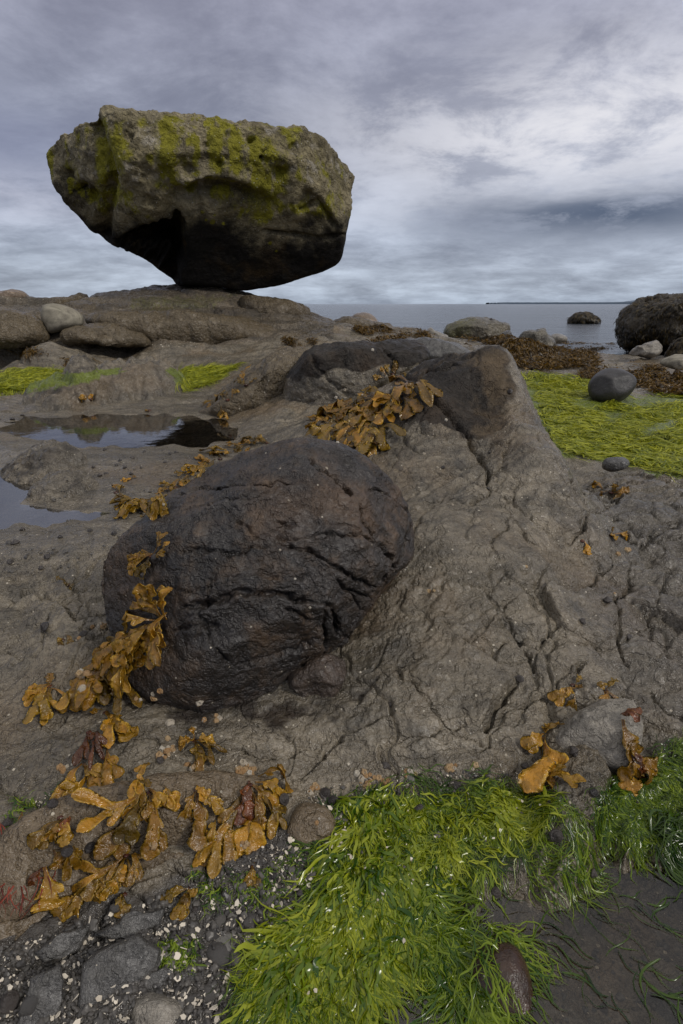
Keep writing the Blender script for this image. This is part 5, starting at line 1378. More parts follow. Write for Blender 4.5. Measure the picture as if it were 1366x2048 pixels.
def strands(name, px, heading, length, width, mat, lift=(.002, .012), nseg=8, wiggle=.5, leaf=False, tilt=0.0, seed=0, surf=None, kind='stuff', stand=0.0, label=None, flat=.8, rmin=0, zmax=9, mat_h=0.0, rib=.35, kink=0.0, zoff=0.0):
    """many thin ribbons lying on the ground as ONE object; heading(xy) gives each one's direction in plan"""
    rng = np.random.RandomState(seed)
    if surf is None:
        x, y, z = pix_ground(px[:, 0], px[:, 1])
        ok = ~np.isnan(x) & (np.hypot(x, y) > rmin) & (z < zmax)
        if rmin > 2:
            iu_ = np.clip(np.searchsorted(uu, np.arctan2(x, y)), 0, NC - 1); iv_ = np.clip(np.searchsorted(vv, np.log(np.hypot(np.nan_to_num(x, nan=1.), np.nan_to_num(y, nan=1.)))), 0, NR - 1)
            ok &= ~((hump_id[iv_, iu_] >= 0) & (hump_id[iv_, iu_] < 4))
        x, y, z = x[ok], y[ok], z[ok]
        px = px[ok]
    n = len(x)
    if px.shape[1] > 2:                              # tufts share a heading
        tone = np.random.RandomState(seed + 77).rand(20000)[px[:, 2].astype(int)]
        th = np.random.RandomState(seed + 99).normal(0, wiggle * 1.1, 20000)
        h = heading(x, y, px) + th[px[:, 2].astype(int)] + rng.normal(0, wiggle * .35, n)
    else:
        tone = None
        h = heading(x, y, px) + rng.normal(0, wiggle, n)
    L = rng.uniform(length[0], length[1], n)
    Wd = (width[0] + (width[1] - width[0]) * rng.rand(n) ** 2.0 * 1.35) * .5
    lf = rng.uniform(lift[0], lift[1], n)
    turn = rng.normal(0, wiggle * .5, n); ph = rng.uniform(0, 6.28, n); fq = rng.uniform(3, 8, n)
    sg = np.linspace(0, 1, nseg)
    PX, PY, HH = [x], [y], [h]
    for k in range(1, nseg):
        hh = h + turn * sg[k] * 1.6 + wiggle * .9 * np.sin(ph + fq * sg[k]) + kink * np.sin(ph * 2 + fq * 3.1 * sg[k])
        PX.append(PX[-1] + np.sin(hh) * L / (nseg - 1)); PY.append(PY[-1] + np.cos(hh) * L / (nseg - 1)); HH.append(hh)
    PX, PY, HH = np.array(PX), np.array(PY), np.array(HH)
    PZ = ground_z(PX, PY) + zoff
    if mat_h:
        PZ = PZ + mat_h * np.maximum(fbm(np.stack([PX, PY, 0 * PX], -1), 22.0, 3, .55, 3.0) + .25, 0)
    # strands float on pools instead of sinking to the bottom
    arc = np.sin(np.clip(sg, 0, 1) * math.pi * .9)[:, None]
    PZ = PZ + .0015 + lf[None, :] * (arc * .8 + .25) + stand * L[None, :] * (sg ** 1.0)[:, None] * rng.uniform(.2, 1.0, n)[None, :]
    PZ = np.where((np.hypot(PX, PY) < 1.2) & (PZ < -.0114), -.0114 + .0012 * rng.rand(n)[None, :], PZ)
    for k in (1,):
        PZ[1:-1] = .25 * PZ[:-2] + .5 * PZ[1:-1] + .25 * PZ[2:]
    if leaf:
        prof = np.where(sg < .6, .25 + .75 * sg / .6, np.sqrt(np.clip(1 - ((sg - .6) / .41) ** 2, 0.02, 1)))
    else:
        prof = np.clip(np.minimum(.5 + sg * 3, (1 - sg) * 3 + .12), 0, 1)
    roll = rng.uniform(-1, 1, n) * (1 - flat) * 2
    bx, by = np.cos(HH), -np.sin(HH)
    tw = roll[None, :] + (1 - flat) * 2.0 * np.sin(ph[None, :] * 3 + fq[None, :] * .7 * sg[:, None])
    wv = (Wd[None, :] * prof[:, None])
    lx, ly, lz = bx * np.cos(tw) * wv, by * np.cos(tw) * wv, np.sin(tw) * wv
    c0 = np.stack([PX - lx, PY - ly, PZ - lz], -1)
    c1 = np.stack([PX, PY, PZ + wv * rib], -1)
    c2 = np.stack([PX + lx, PY + ly, PZ + lz], -1)
    V = np.stack([c0, c1, c2], 2).transpose(1, 0, 2, 3).reshape(-1, 3)       # strand, seg, 3 across
    base = (np.arange(n) * nseg * 3)[:, None, None]
    i = (np.arange(nseg - 1) * 3)[None, :, None]
    q = np.array([[0, 1, 4, 3], [1, 2, 5, 4]])
    Fc = (base[..., None] + i[..., None] + q[None, None]).reshape(-1, 4)
    A = np.zeros((n, nseg, 3, 3), np.float32)
    A[..., 0] = np.array([1, 0, 1])[None, None, :]
    A[..., 1] = sg[None, :, None]
    A[..., 2] = (rng.rand(n) if px.shape[1] < 3 else np.clip(.65 * tone + .35 * rng.rand(n), 0, 1))[:, None, None]
    return tag(mesh_np(name, V, Fc, mat, attrs={'blade': A.reshape(-1, 3)}), label, None, None, kind)


def bundles(n, k, poly, spread, seed, keep=None):
    """strand roots gathered into k tufts; each carries its tuft's number"""
    rng = np.random.RandomState(seed)
    c = in_poly_px(k, poly, rng=rng, keep=keep)
    i = rng.randint(0, k, n)
    q = c[i] + rng.normal(0, 1, (n, 2)) * np.array(spread)
    return np.c_[q, i]


def lumpy(scale, thr, seed):
    def keep(q):
        return gnoise(q[:, 0] * scale, q[:, 1] * scale * 2.2, q[:, 0] * 0 + seed) + .6 * gnoise(q[:, 0] * scale * 3, q[:, 1] * scale * 6, q[:, 0] * 0 + seed + 4) > thr
    return keep


def far_heading(base, spread, sc):
    return lambda x, y, p: base + spread * fbm(np.stack([x, y, 0 * x], -1), sc, 2, .5, 3.0)


def edge_keep(poly, sc, thr, seed, soft=40.0, extra=None):
    """denser inside, thinning out raggedly towards the edge, with bare gaps"""
    lum = lumpy(sc, thr, seed)
    def keep(q):
        sd = poly_sd(q[:, 0], q[:, 1], poly)
        nn_ = gnoise(q[:, 0] * .035, q[:, 1] * .05, q[:, 0] * 0 + seed + 8)
        ok = lum(q) & (sd / soft + .55 * nn_ > NPR.rand(len(q)) * .9 - .15)
        return ok & extra(q) if extra is not None else ok
    return keep


gapR = lambda q: ~((q[:, 0] > 1120) & (q[:, 1] > 796) & (q[:, 1] < 812 + 4 * np.sin(q[:, 0] * .05)))
strands('green_algae', in_poly_px(40000, MAT_R, keep=edge_keep(MAT_R, .012, -.22, 2., 26, gapR)), far_heading(1.5, 1.7, 1.6), (.05, .15), (.002, .0055), M_YELLOW, (.001, .010), 6, .6, seed=1, flat=.75, mat_h=.02, rmin=2.0, zmax=.13)
strands('green_algae', in_poly_px(17000, MAT_L, keep=edge_keep(MAT_L, .02, -.6, 5., 12, lambda q: (poly_sd(q[:, 0], q[:, 1], [(150, 815), (185, 762), (245, 728), (335, 725), (370, 800)]) < 0))), far_heading(1.5, 1.5, 1.6), (.06, .15), (.002, .0048), M_YELLOW, (.001, .008), 6, .7, seed=2, flat=.75, mat_h=.015, rmin=2.6, zmax=.29)
strands('green_algae', in_poly_px(8000, MAT_M, keep=edge_keep(MAT_M, .02, -.6, 7., 12)), far_heading(1.5, 1.5, 1.6), (.06, .15), (.002, .0048), M_YELLOW, (.001, .008), 6, .7, seed=3, flat=.75, mat_h=.015, rmin=2.6, zmax=.235)

MAIN = [(650, 1600), (720, 1590), (800, 1548), (880, 1560), (960, 1555), (1040, 1570), (1098, 1592), (1070, 1640), (1030, 1670), (1000, 1710), (940, 1750), (890, 1790), (850, 1850), (820, 1900), (770, 1915), (730, 1940), (720, 2060), (470, 2090), (490, 1980), (520, 1900), (560, 1830), (640, 1780), (650, 1700), (690, 1660)]
fan = lambda x, y, p: np.arctan2(-(p[:, 0] - 860) * -.0018, -1.0) + .0 * x
def fan_head(x, y, p):
    a = (p[:, 0] - 800) / 900.0
    return math.pi - a * .9 + .8 * fbm(np.stack([x, y, 0 * x], -1), 9.0, 2, .5, 5.0)
def mat(poly, n, k, spread, head, length, width, m_, seed, thr=-.3, soft=60, lift=(.0004, .0035), **kw):
    strands('green_algae', bundles(n, k, poly, spread, seed, edge_keep(poly, .014, thr, seed * 1.7, soft)), head, length, width, m_, lift, 10, kw.pop('wig', .55), seed=seed, flat=.7, mat_h=kw.pop('mh', .015), rib=.15, kink=.32, **kw)


FL = dict(lift=(.0002, .0013), wig=.62, mh=.007)
mat(MAIN, 5200, 420, (18, 14), fan_head, (.02, .055), (.0007, .0018), M_DEEP, 14, .0, 70, **FL)
mat(MAIN, 9000, 470, (12, 11), fan_head, (.018, .052), (.0007, .0019), M_GREEN, 4, .18, 70, **FL)
mat(MAIN, 3600, 150, (10, 10), fan_head, (.018, .050), (.0007, .0020), M_LIME, 15, .28, 70, **dict(FL, lift=(.0008, .003)))
TUFT = [(700, 1600), (770, 1580), (800, 1700), (800, 1850), (740, 1960), (580, 2040), (510, 2040), (580, 1860), (690, 1760)]
mat(TUFT, 2600, 110, (11, 13), fan_head, (.035, .095), (.0012, .0036), M_LIME, 5, .14, 50, **dict(FL, lift=(.001, .004)))
RUN = [(790, 1780), (850, 1770), (905, 1860), (950, 1930), (985, 2040), (950, 2050), (890, 1960), (830, 1880)]
mat(RUN, 1300, 80, (11, 13), lambda x, y, p: math.pi - .5 + 0 * x, (.03, .08), (.0008, .0024), M_GREEN, 6, -.1, 40, **dict(FL, lift=(.001, .006)))
SIDE = [(1190, 1600), (1235, 1560), (1310, 1515), (1400, 1470), (1400, 1700), (1340, 1680), (1260, 1690), (1190, 1660)]
mat(SIDE, 2600, 220, (14, 11), far_heading(2.6, 1.8, 7.), (.012, .040), (.0006, .0016), M_DEEP, 27, -.3, 40, **FL)
mat(SIDE, 3600, 240, (11, 9), far_heading(2.6, 1.8, 7.), (.012, .042), (.0006, .0018), M_GREEN, 7, -.05, 50, **FL)
strands('green_algae', bundles(650, 230, MAIN, (10, 9), 51, edge_keep(MAIN, .014, -.1, 3.1, 60)), fan_head, (.018, .045), (.0018, .0050), M_LIME, (.0008, .004), 8, .5, leaf=True, seed=51, flat=.55, mat_h=.010, rib=.1, kink=.4)
strands('green_algae', bundles(420, 150, TUFT, (12, 12), 52), fan_head, (.022, .050), (.002, .0058), M_GREEN, (.001, .005), 9, .5, leaf=True, seed=52, flat=.55, mat_h=.010, rib=.1, kink=.4)
strands('green_algae', in_poly_px(150, [(930, 1880), (1000, 1860), (1060, 1920), (1040, 1990), (950, 1990)]), lambda x, y, p: math.pi - .6 + 0 * x, (.03, .07), (.0008, .0022), M_GREEN, (.001, .006), 10, .6, seed=61, zoff=.022, kink=.3)
POOLBED = [(1040, 1850), (1100, 1850), (1190, 1790), (1366, 1760), (1366, 2048), (1080, 2048)]
strands('green_algae', in_poly_px(60, POOLBED, keep=lumpy(.012, .05, 6.)), far_heading(2.2, 1.2, 7.), (.02, .06), (.0008, .0022), M_DEEP, (.0005, .003), 9, .6, seed=53)
strands('green_algae', in_poly_px(900, [(1290, 1660), (1400, 1640), (1400, 1790), (1330, 1740)]), far_heading(1.9, .8, 7.), (.03, .07), (.001, .003), M_DEEP, (.004, .012), 9, .6, seed=8, flat=.7)
strands('green_algae', in_poly_px(420, [(1000, 1580), (1100, 1560), (1180, 1640), (1170, 1760), (1060, 1790), (1020, 1720)], keep=lambda q: np.abs(poly_sd(q[:, 0], q[:, 1], [(1050, 1640), (1100, 1590), (1150, 1620), (1150, 1730), (1080, 1760)])) < 28), far_heading(2.8, 1.2, 7.), (.02, .06), (.0006, .0014), M_GREEN, (.0005, .002), 8, .6, seed=9)
for i_, pol in enumerate(([(380, 1740), (560, 1740), (560, 1790), (440, 1830), (380, 1800)], [(315, 1880), (390, 1880), (390, 1930), (320, 1930)], [(20, 1600), (110, 1580), (140, 1640), (60, 1680), (10, 1650)], [(500, 1760), (560, 1700), (660, 1640), (690, 1680), (600, 1780), (540, 1830)])):
    strands('green_algae', in_poly_px(220, pol, keep=lumpy(.03, -.1, i_ + 1.)), far_heading(2.9, 1.8, 12.), (.006, .022), (.0006, .0018), M_GREEN, (.0005, .003), 6, .9, seed=20 + i_)

strands('red_seaweed', in_poly_px(240, [(5, 1745), (60, 1715), (95, 1735), (80, 1760), (15, 1775)]), lambda x, y, p: 3.5 + 0 * x, (.03, .075), (.0010, .0019), M_RED, (.002, .014), 10, .75, seed=31, zoff=.020, kind='thing', label='fine red seaweed tuft hanging beside a broad rockweed blade')
bpy.data.objects['red_seaweed']['category'] = 'seaweed'

# brown weed carpets on the far shore, nobody could count their blades
for i_, (pol, n_, big, rm) in enumerate((([(925, 700), (1000, 688), (1110, 690), (1190, 704), (1205, 735), (1160, 748), (1070, 742), (1030, 738)], 3600, 1, 4), ([(1200, 742), (1290, 732), (1420, 736), (1420, 800), (1300, 790), (1240, 768)], 2600, .9, 4), ([(740, 690), (800, 672), (850, 672), (870, 690), (840, 712), (790, 706)], 1600, .9, 4),
                                ([(900, 672), (1140, 668), (1200, 690), (1120, 700), (980, 694)], 3200, 1, 4), ([(700, 660), (770, 655), (800, 668), (730, 672)], 700, .8, 4), ([(560, 676), (640, 676), (630, 692), (570, 690)], 200, .6, 4), ([(1150, 760), (1190, 740), (1195, 755), (1165, 770)], 300, .8, 4), ([(20, 704), (70, 702), (110, 712), (40, 716)], 130, .5, 3), ([(130, 722), (210, 728), (170, 734), (130, 730)], 90, .5, 3), ([(1140, 688), (1230, 684), (1240, 700), (1160, 712)], 700, .8, 4))):
    strands('rockweed_carpet', in_poly_px(int(n_ * 1.8), pol, keep=edge_keep(pol, .03, -.1, i_ + .5, 10)), lambda x, y, p: NPR.uniform(0, 6.28, len(x)), (.04 * big, .10 * big), (.005 * big, .015 * big), M_KELP, (.008, .045 * big), 6, .7, leaf=True, seed=40 + i_, stand=.22, flat=.45, rmin=rm)


def shaggy(boulder, n, length, width, seed):
    """hanging weed grown over a boulder: a part of that boulder"""
    rng = np.random.RandomState(seed)
    me = boulder.data
    v = np.zeros(len(me.vertices) * 3, np.float32); me.vertices.foreach_get('co', v); v = v.reshape(-1, 3)
    nr = np.zeros(len(me.vertices) * 3, np.float32); me.vertices.foreach_get('normal', nr); nr = nr.reshape(-1, 3)
    o_ = np.array(boulder.location)
    ok = np.nonzero((v[:, 2] + o_[2] > -.1) & (nr[:, 1] < .35))[0]
    ok = ok[fbm(v[ok], 2.2, 3, .6, seed) > -.35]
    k = rng.choice(ok, n)
    P0, N0 = v[k], nr[k]
    m_ = 5
    sg = np.linspace(0, 1, m_)
    L = rng.uniform(*length, n); Wd = rng.uniform(*width, n) * .5
    dn = np.stack([rng.normal(0, .45, n), rng.normal(0, .45, n), -np.ones(n)], -1)
    dn = dn - N0 * ((dn * N0).sum(1) * .8)[:, None]
    dn /= np.linalg.norm(dn, axis=1, keepdims=True)
    bi = np.cross(dn, N0); bi /= np.linalg.norm(bi, axis=1, keepdims=True) + 1e-6
    V = []
    for q in sg:
        c = P0 + dn * (L * q)[:, None] + N0 * (.006 + .16 * L * math.sin(q * 2.6))[:, None]
        w = (Wd * (.35 + .65 * math.sin(.4 + q * 2.3)))[:, None]
        V.append(np.stack([c - bi * w, c + N0 * w * .4, c + bi * w], 1))
    V = np.stack(V, 1).reshape(-1, 3)
    base = (np.arange(n) * m_ * 3)[:, None, None, None]
    i = (np.arange(m_ - 1) * 3)[None, :, None, None]
    q = np.array([[0, 1, 4, 3], [1, 2, 5, 4]])[None, None]
    A = np.zeros((n, m_, 3, 3), np.float32); A[..., 2] = rng.rand(n)[:, None, None]
    ob = mesh_np('seaweed', V + o_, (base + i + q).reshape(-1, 4), M_DARKKELP, parent=boulder, attrs={'blade': A.reshape(-1, 3)})
    ob['kind'] = 'stuff'


for o in list(COL.objects):
    lb = o.get('label', '')
    if lb.startswith('large dark boulder shaggy'):
        shaggy(o, 4200, (.03, .09), (.010, .026), 1)
    elif lb.startswith('small weed-covered rock'):
        shaggy(o, 3500, (.03, .08), (.010, .022), 2)
    elif lb.startswith('small weedy rock standing alone'):
        shaggy(o, 1800, (.08, .2), (.02, .05), 3)

# ------------------------------------------------------------------ shells, snails, barnacles, pebbles
def lathe(prof, k, ridge=0.0, nr=7):
    pr = np.array(prof, float)
    a = np.linspace(0, 2 * np.pi, k, endpoint=False)
    rr = pr[:, :1] * (1 + ridge * np.cos(nr * a)[None, :] * np.linspace(1, .3, len(pr))[:, None])
    V = np.stack([rr * np.cos(a), rr * np.sin(a), np.repeat(pr[:, 1:], k, 1)], -1).reshape(-1, 3)
    Fc = []
    for i in range(len(pr) - 1):
        for j in range(k):
            Fc.append((i * k + j, i * k + (j + 1) % k, (i + 1) * k + (j + 1) % k, (i + 1) * k + j))
    return V, np.array(Fc)


def shell_mat(name, c1, c2, rough, sc):
    mt = bpy.data.materials.new(name); mt.use_nodes = True
    t = NT(mt.node_tree)
    co = t.n('ShaderNodeTexCoord').outputs['Object']
    rnd = t.n('ShaderNodeObjectInfo').outputs['Random']
    vtx = t.n('ShaderNodeAttribute', attribute_name='blade').outputs['Color']
    b = t.n('ShaderNodeSeparateColor', {0: vtx}).outputs[2]
    nb = t.noise(co, sc, 5, .65)
    c = t.mix(t.ss(t.m('ADD', nb, t.m('MULTIPLY', t.m('ADD', rnd, b), .4)), .35, 1.0), c1, c2)
    nr = t.bump(nb, .6, .0015)
    t.n('ShaderNodeOutputMaterial', {'Surface': t.n('ShaderNodeBsdfPrincipled', {'Base Color': c, 'Roughness': rough, 'Normal': nr})})
    return mt


M_BARN = shell_mat('barnacle_shell', (.40, .30, .175), (.27, .15, .06), .85, 160)
M_WBARN = shell_mat('white_barnacle', (.46, .43, .37), (.34, .29, .22), .8, 160)
M_SNAIL = shell_mat('snail_shell', (.016, .014, .015), (.060, .050, .044), .30, 120)
M_CHIP = shell_mat('shell_chips', (.26, .21, .15), (.62, .56, .46), .6, 60)
M_PEB = shell_mat('dark_pebbles', (.022, .021, .021), (.085, .078, .070), .42, 40)
M_PEBL = shell_mat('lighter_pebble', (.10, .095, .088), (.20, .19, .17), .5, 90)


def align(o, nor, spin, tilt=0.0):
    z = Vector(nor).normalized()
    q = z.to_track_quat('Z', 'Y')
    o.rotation_mode = 'QUATERNION'
    o.rotation_quaternion = q @ Vector((0, 0, 1)).rotation_difference(Vector((0, 0, 1))) @ __import__('mathutils').Quaternion((0, 0, 1), spin) @ __import__('mathutils').Quaternion((1, 0, 0), tilt)


BV, BF = lathe([(1.0, -.15), (.98, .05), (.86, .40), (.70, .72), (.58, .86), (.46, .84), (.36, .60), (.20, .45), (.02, .42)], 18, .14, 5)
barn0 = mesh_np('barnacle', BV, BF, M_BARN); barn1 = mesh_np('barnacle', BV, BF, M_WBARN)
# snail: a low turban of three whorls with a lip
SV, SF = lathe([(.30, -.10), (.75, 0), (1.0, .22), (1.02, .42), (.86, .62), (.70, .66), (.66, .82), (.50, 1.0), (.40, 1.02), (.36, 1.14), (.20, 1.28), (.02, 1.36)], 20)
a_ = np.arctan2(SV[:, 1], SV[:, 0])
SV[:, 2] += .10 * (a_ / np.pi) * np.clip(1.2 - SV[:, 2], 0, 1)
SV[:, 0] += .28 * np.exp(-((a_ - .3) / .7) ** 2) * np.exp(-((SV[:, 2] - .25) / .3) ** 2)
snail0 = mesh_np('sea_snail', SV, SF, M_SNAIL)
PV, PF = ico(3)
PV = PV * (1 + .16 * fbm(PV, 1.1, 3, .5, 2.0))[:, None] * np.array([1, .78, .55])
peb0 = mesh_np('pebble', PV, PF, M_PEB); peb1 = mesh_np('pebble', PV, PF, M_PEBL)


def place(src, px, py, size_px, label, cat, group, sink=.1, tilt=0.0, squash=None, first=[]):
    loc, nor = pick(px, py)
    if loc is None:
        return
    dep = np.linalg.norm(loc - np.array([0, 0, H]))
    if src.name in first:
        o = src.copy(); COL.objects.link(o)
    else:
        o = src; first.append(src.name)
    sc = .5 * size_px * dep / F
    o.scale = (sc, sc, sc) if squash is None else tuple(sc * q for q in squash)
    align(o, nor * .8 + np.array([0, 0, .3]), RNG.uniform(0, 6.28), tilt)
    o.location = loc - nor * sc * sink
    tag(o, label, cat, group)


BARN = [  # cluster centre, count, spread, size, label
    (340, 1445, 1, 0, 20, 'round cream barnacle alone on the rock under the round dark boulder'), (405, 1441, 2, 8, 14, 'one of two cream barnacles side by side below the dark boulder'), (437, 1438, 3, 9, 13, 'cream barnacle in the small upright cluster below the dark boulder'),
    (332, 1505, 9, 15, 15, 'orange-cream barnacle in the cluster trailing down above the rock ledge'), (336, 1475, 3, 8, 12, 'pale barnacle on the stem of the trailing cluster'), (165, 1348, 5, 12, 15, 'orange barnacle beside the bushy amber rockweed'), (160, 1380, 2, 6, 15, 'orange barnacle just under the bushy amber rockweed'), (202, 1250, 4, 10, 13, 'orange barnacle in the crack by the grey rubble'),
    (158, 1276, 1, 0, 18, 'single pale barnacle beside a dark snail'), (122, 1538, 4, 9, 13, 'orange barnacle in the small cluster beside the rust-stemmed rockweed'), (485, 1536, 8, 16, 15, 'orange-cream barnacle in the row above the glossy orange rockweed'), (505, 1542, 3, 8, 14, 'barnacle at the end of the row above the glossy orange rockweed'),
    (380, 1535, 3, 8, 12, 'barnacle beside the small rockweed tuft'), (628, 1578, 5, 12, 13, 'cream barnacle in the cluster by the brown lump of rock'), (730, 1556, 10, 20, 15, 'orange-cream barnacle in the big cluster at the top edge of the green algae'), (768, 1562, 4, 9, 13, 'barnacle beside the big cluster at the algae edge'), (820, 1550, 4, 12, 13, 'pale barnacle in the flat row at the algae edge'),
    (906, 1538, 4, 10, 15, 'whitish barnacle in the upright cluster where algae meet rock'), (950, 1535, 2, 8, 14, 'whitish barnacle on the bare rock above the algae'), (858, 1183, 3, 7, 13, 'orange barnacle on the smooth rock beside the round dark boulder'), (1050, 1131, 2, 5, 11, 'cream barnacle on the smooth rock face beyond the round boulder'), (1050, 1058, 1, 0, 10, 'tiny cream barnacle high on the smooth rock face'), (940, 1145, 1, 0, 10, 'tiny yellowish barnacle in the middle of the smooth rock face'),
    (1253, 1097, 2, 6, 14, 'orange barnacle on the blocky rock'), (1236, 1108, 1, 0, 12, 'flat orange barnacle just below another on the blocky rock'), (1225, 1188, 2, 6, 12, 'orange barnacle beside a snail on the blocky rock'), (310, 1690, 3, 12, 11, 'barnacle under the spread amber rockweed'), (395, 1405, 2, 8, 14, 'cream barnacle under the lip of the dark boulder'), (300, 1395, 6, 22, 11, 'yellowish barnacle in the row under the dark boulder'), (490, 1690, 3, 10, 12, 'barnacle near the end of the rock ledge'), (640, 1640, 2, 8, 10, 'barnacle on the brown lump of rock'), (840, 1800, 3, 9, 11, 'pale barnacle among the green strands'),
]
for cx, cy, n_, sp, sz, lb in BARN:
    for k in range(n_ if n_ < 3 else int(n_ * 1.7)):
        place(barn0 if (cx + k) % 5 else barn1, cx + RNG.gauss(0, sp * .55), cy + RNG.gauss(0, sp * .38), sz * RNG.uniform(.45, 1.05), lb, 'barnacle', 'barnacles on the shore rock', .08, RNG.uniform(-.35, .35), (1, RNG.uniform(.75, 1.1), RNG.uniform(.6, 1.2)))
for cx, cy in ((577, 1001), (653, 937), (327, 1009), (590, 1158), (675, 885), (690, 780), (672, 795), (875, 935), (860, 1135), (725, 790), (745, 700), (848, 908), (892, 840), (905, 1010), (620, 1215), (560, 1100), (1000, 1130), (1080, 700)):
    place(barn1, cx, cy, RNG.uniform(4.5, 7), 'tiny white barnacle dotted alone on the bare rock', 'barnacle', 'lone white barnacles', .05)

SNAILS = [(312, 1116, 17), (285, 1150, 9), (92, 1254, 16), (168, 1268, 12), (32, 1087, 12), (20, 1124, 10), (95, 1115, 11), (83, 1137, 9), (320, 1521, 13), (105, 1610, 17), (15, 1650, 16), (181, 1695, 15), (135, 1705, 17), (650, 1587, 18), (665, 1603, 16), (567, 1598, 18), (838, 1625, 22), (772, 1531, 16), (915, 1570, 15), (1113, 1671, 19), (1106, 1675, 12), (990, 1786, 20), (925, 1810, 15), (945, 1820, 14), (967, 1716, 11), (832, 1823, 11), (1183, 1745, 14), (1275, 1612, 12), (1186, 1586, 15), (1150, 1505, 15), (1145, 1500, 12), (1152, 1510, 10), (1039, 1358, 13), (1215, 1203, 14), (1164, 1243, 11), (1258, 1277, 13), (1018, 700, 9), (1020, 783, 9), (982, 640, 6),
          (262, 949, 7), (250, 936, 7), (232, 931, 6), (240, 922, 6), (200, 952, 8), (212, 948, 7), (265, 916, 7), (288, 904, 6), (300, 985, 6), (187, 935, 6), (340, 908, 6), (352, 905, 6), (330, 925, 6), (25, 840, 7), (45, 832, 6), (22, 865, 6), (60, 990, 7), (120, 1075, 8), (180, 1062, 8), (228, 1068, 9), (45, 1060, 8), (8, 1000, 7), (290, 880, 5), (210, 900, 6), (886, 935, 7), (975, 978, 7), (780, 1410, 10), (1100, 1610, 11), (600, 1790, 13), (545, 1755, 13), (1050, 1535, 13), (20, 2010, 26), (390, 1820, 10), (980, 905, 6)]
for i_, (px, py, sz) in enumerate(SNAILS):
    place(snail0, px, py, sz * 1.05, 'small dark rounded sea snail sitting on wet rock', 'snail', 'dark sea snails on the rocks', .0, RNG.uniform(-.5, .5))
PEBS = [(462, 1830, 30, 1), (425, 1870, 26, 0), (440, 1905, 40, 0), (455, 1890, 46, 1), (480, 1910, 30, 0), (505, 1840, 26, 0), (470, 1960, 34, 0), (500, 1880, 18, 1), (390, 1860, 22, 0), (770, 1615, 32, 0), (600, 1740, 22, 0), (580, 1780, 24, 0), (540, 1800, 24, 0), (620, 1790, 20, 0), (440, 1955, 22, 0), (505, 1940, 22, 0), (65, 1905, 16, 1), (230, 1815, 14, 0), (420, 1990, 24, 0), (560, 1690, 18, 0), (515, 1740, 18, 0), (60, 2010, 22, 0), (385, 2000, 20, 0), (440, 1840, 20, 0), (560, 1830, 20, 0), (200, 1888, 12, 0), (690, 1660, 18, 0)]
for i_, (px, py, sz, lt) in enumerate(PEBS):
    place(peb1 if lt else peb0, px, py, sz * 1.25, 'rounded lighter grey pebble lying in the shell gravel' if lt else 'rounded dark pebble lying in the shell gravel', 'pebble', 'lighter pebbles in the shell gravel' if lt else 'dark pebbles in the shell gravel', .2, 0, (1, 1, RNG.uniform(.7, 1.1)))


def scatter(name, px, base, size, mat, seed, squash=(.4, 1.0), flat=.5, up=.2):
    """loose bits nobody could count as ONE object"""
    rng = np.random.RandomState(seed)
    bv, bf = base
    x, y, z = pix_ground(px[:, 0], px[:, 1])
    ok = ~np.isnan(x)
    x, y, z = x[ok], y[ok], z[ok]
    n = len(x)
    s_ = rng.uniform(size[0], size[1], n) * (.35 + .9 * rng.rand(n) ** 2.2)
    a = rng.uniform(0, 6.28, n); b = rng.normal(0, flat, n); c = rng.normal(0, flat, n)
    v = np.repeat(bv[None], n, 0) * (s_[:, None] * np.stack([np.ones(n), rng.uniform(*squash, n), rng.uniform(*squash, n) * .8], -1))[:, None, :]
    v = v * (1 + .18 * np.sin(bv[None, :, :1] * 5 + a[:, None, None]))
    def rot(v, i, j, t):
        ci, si = np.cos(t)[:, None], np.sin(t)[:, None]
        w = v.copy(); w[..., i] = v[..., i] * ci - v[..., j] * si; w[..., j] = v[..., i] * si + v[..., j] * ci
        return w
    v = rot(rot(rot(v, 0, 2, b), 1, 2, c), 0, 1, a)
    v = v + np.stack([x, y, z + s_ * up], -1)[:, None, :]
    A = np.zeros((n, len(bv), 3), np.float32); A[..., 2] = rng.rand(n)[:, None]
    Fc = (bf[None] + (np.arange(n) * len(bv))[:, None, None]).reshape(-1, bf.shape[1])
    return tag(mesh_np(name, v.reshape(-1, 3), Fc, mat, attrs={'blade': A.reshape(-1, 3)}, smooth=False), kind='stuff')


GRAV = [(-10, 1900), (60, 1880), (200, 1830), (330, 1790), (430, 1740), (560, 1680), (640, 1620), (720, 1600), (700, 1690), (620, 1790), (540, 1860), (470, 1960), (440, 2060), (-10, 2060)]
BELT = [(600, 1600), (700, 1560), (840, 1545), (990, 1540), (1060, 1545), (1060, 1580), (900, 1600), (780, 1640), (690, 1680), (610, 1640)]
WISP = [(60, 1600), (150, 1560), (170, 1620), (90, 1660)]
icoA, icoB = ico(1), ico(2)
flake = (np.array([(math.cos(k * 1.2566) * (1 if k % 2 else .7), math.sin(k * 1.2566) * (.8 if k % 3 else 1), zz) for zz in (-.10, .10) for k in range(5)], np.float32), np.array([(5, 6, 7), (5, 7, 8), (5, 8, 9), (2, 1, 0), (3, 2, 0), (4, 3, 0)] + [t for k in range(5) for t in ((k, (k + 1) % 5, 5 + (k + 1) % 5), (k, 5 + (k + 1) % 5, 5 + k))], np.int32))
scatter('gravel', in_poly_px(5200, GRAV), icoB, (.0012, .0052), M_PEB, 1)
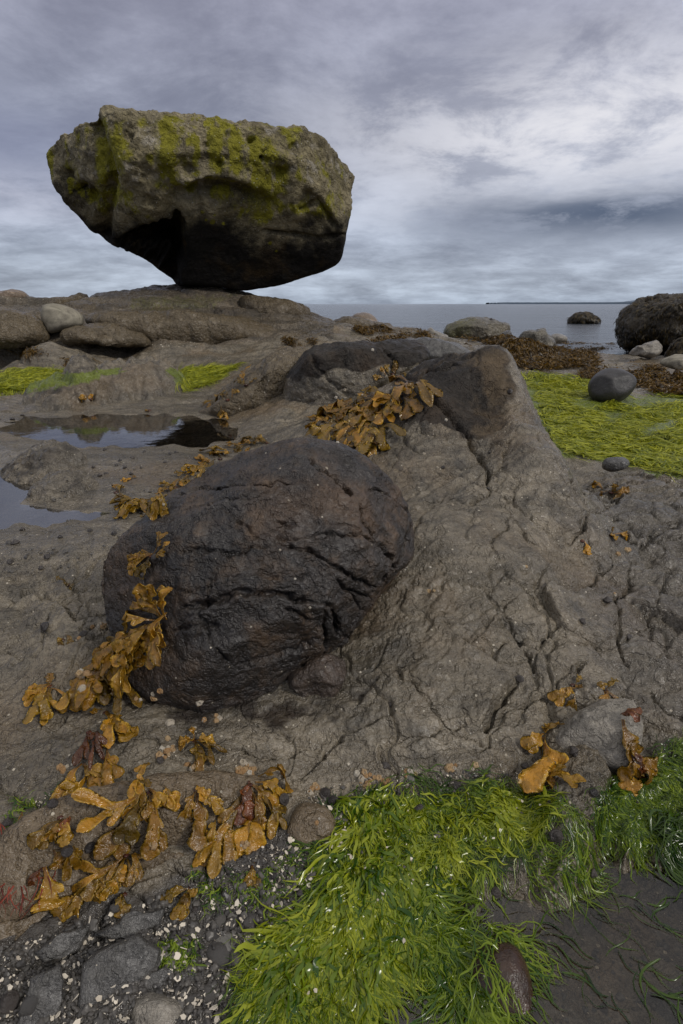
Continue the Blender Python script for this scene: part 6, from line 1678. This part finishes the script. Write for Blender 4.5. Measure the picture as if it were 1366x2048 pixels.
scatter('gravel', in_poly_px(900, BELT), icoA, (.0010, .0035), M_PEB, 2)
scatter('shell_gravel', in_poly_px(1050, GRAV, keep=lumpy(.016, -.15, 5.)), flake, (.0016, .0048), M_CHIP, 3, up=.9)
scatter('shell_gravel', in_poly_px(330, [(540, 1700), (640, 1640), (690, 1600), (700, 1690), (620, 1760), (540, 1800)]), flake, (.0014, .0040), M_CHIP, 4, up=.9)
scatter('shell_gravel', in_poly_px(420, BELT, keep=lumpy(.02, -.05, 7.)), flake, (.0010, .0028), M_CHIP, 5, up=.9)
scatter('shell_gravel', in_poly_px(240, WISP, keep=lumpy(.02, .0, 3.)), flake, (.0008, .0022), M_CHIP, 6, up=.9)
scatter('shell_gravel', in_poly_px(260, [(380, 1460), (600, 1560), (560, 1580), (330, 1560), (300, 1500)], keep=lumpy(.02, .0, 9.)), flake, (.0006, .0018), M_CHIP, 7, up=.9)
scatter('shell_gravel', in_poly_px(700, [(640, 1000), (1050, 900), (1280, 1200), (1250, 1380), (800, 1420), (700, 1320)], keep=lumpy(.006, .0, 9.)), flake, (.0005, .0014), M_CHIP, 8, up=.9)
scatter('gravel', in_poly_px(420, [(-10, 840), (420, 800), (560, 860), (300, 1000), (200, 1130), (-10, 1160)], keep=lumpy(.012, .0, 2.)), icoA, (.002, .006), M_PEB, 9)
scatter('shell_gravel', in_poly_px(150, [(230, 668), (390, 672), (395, 694), (300, 694)]), icoA, (.003, .008), M_CHIP, 10)
scatter('gravel', in_poly_px(150, POOLBED), icoB, (.0015, .006), M_PEB, 11)
scatter('shell_gravel', in_poly_px(70, POOLBED), flake, (.001, .003), M_CHIP, 12, up=.9)
scatter('shell_gravel', in_poly_px(160, MAIN, keep=lumpy(.014, .1, 8.)), flake, (.0010, .0030), M_CHIP, 13, up=4.0)
scatter('gravel', in_poly_px(1300, MAIN), icoB, (.0012, .0050), M_PEB, 14)
scatter('shell_gravel', in_poly_px(420, MAIN, keep=lumpy(.016, -.05, 15.)), flake, (.0010, .0034), M_CHIP, 15, up=1.2)
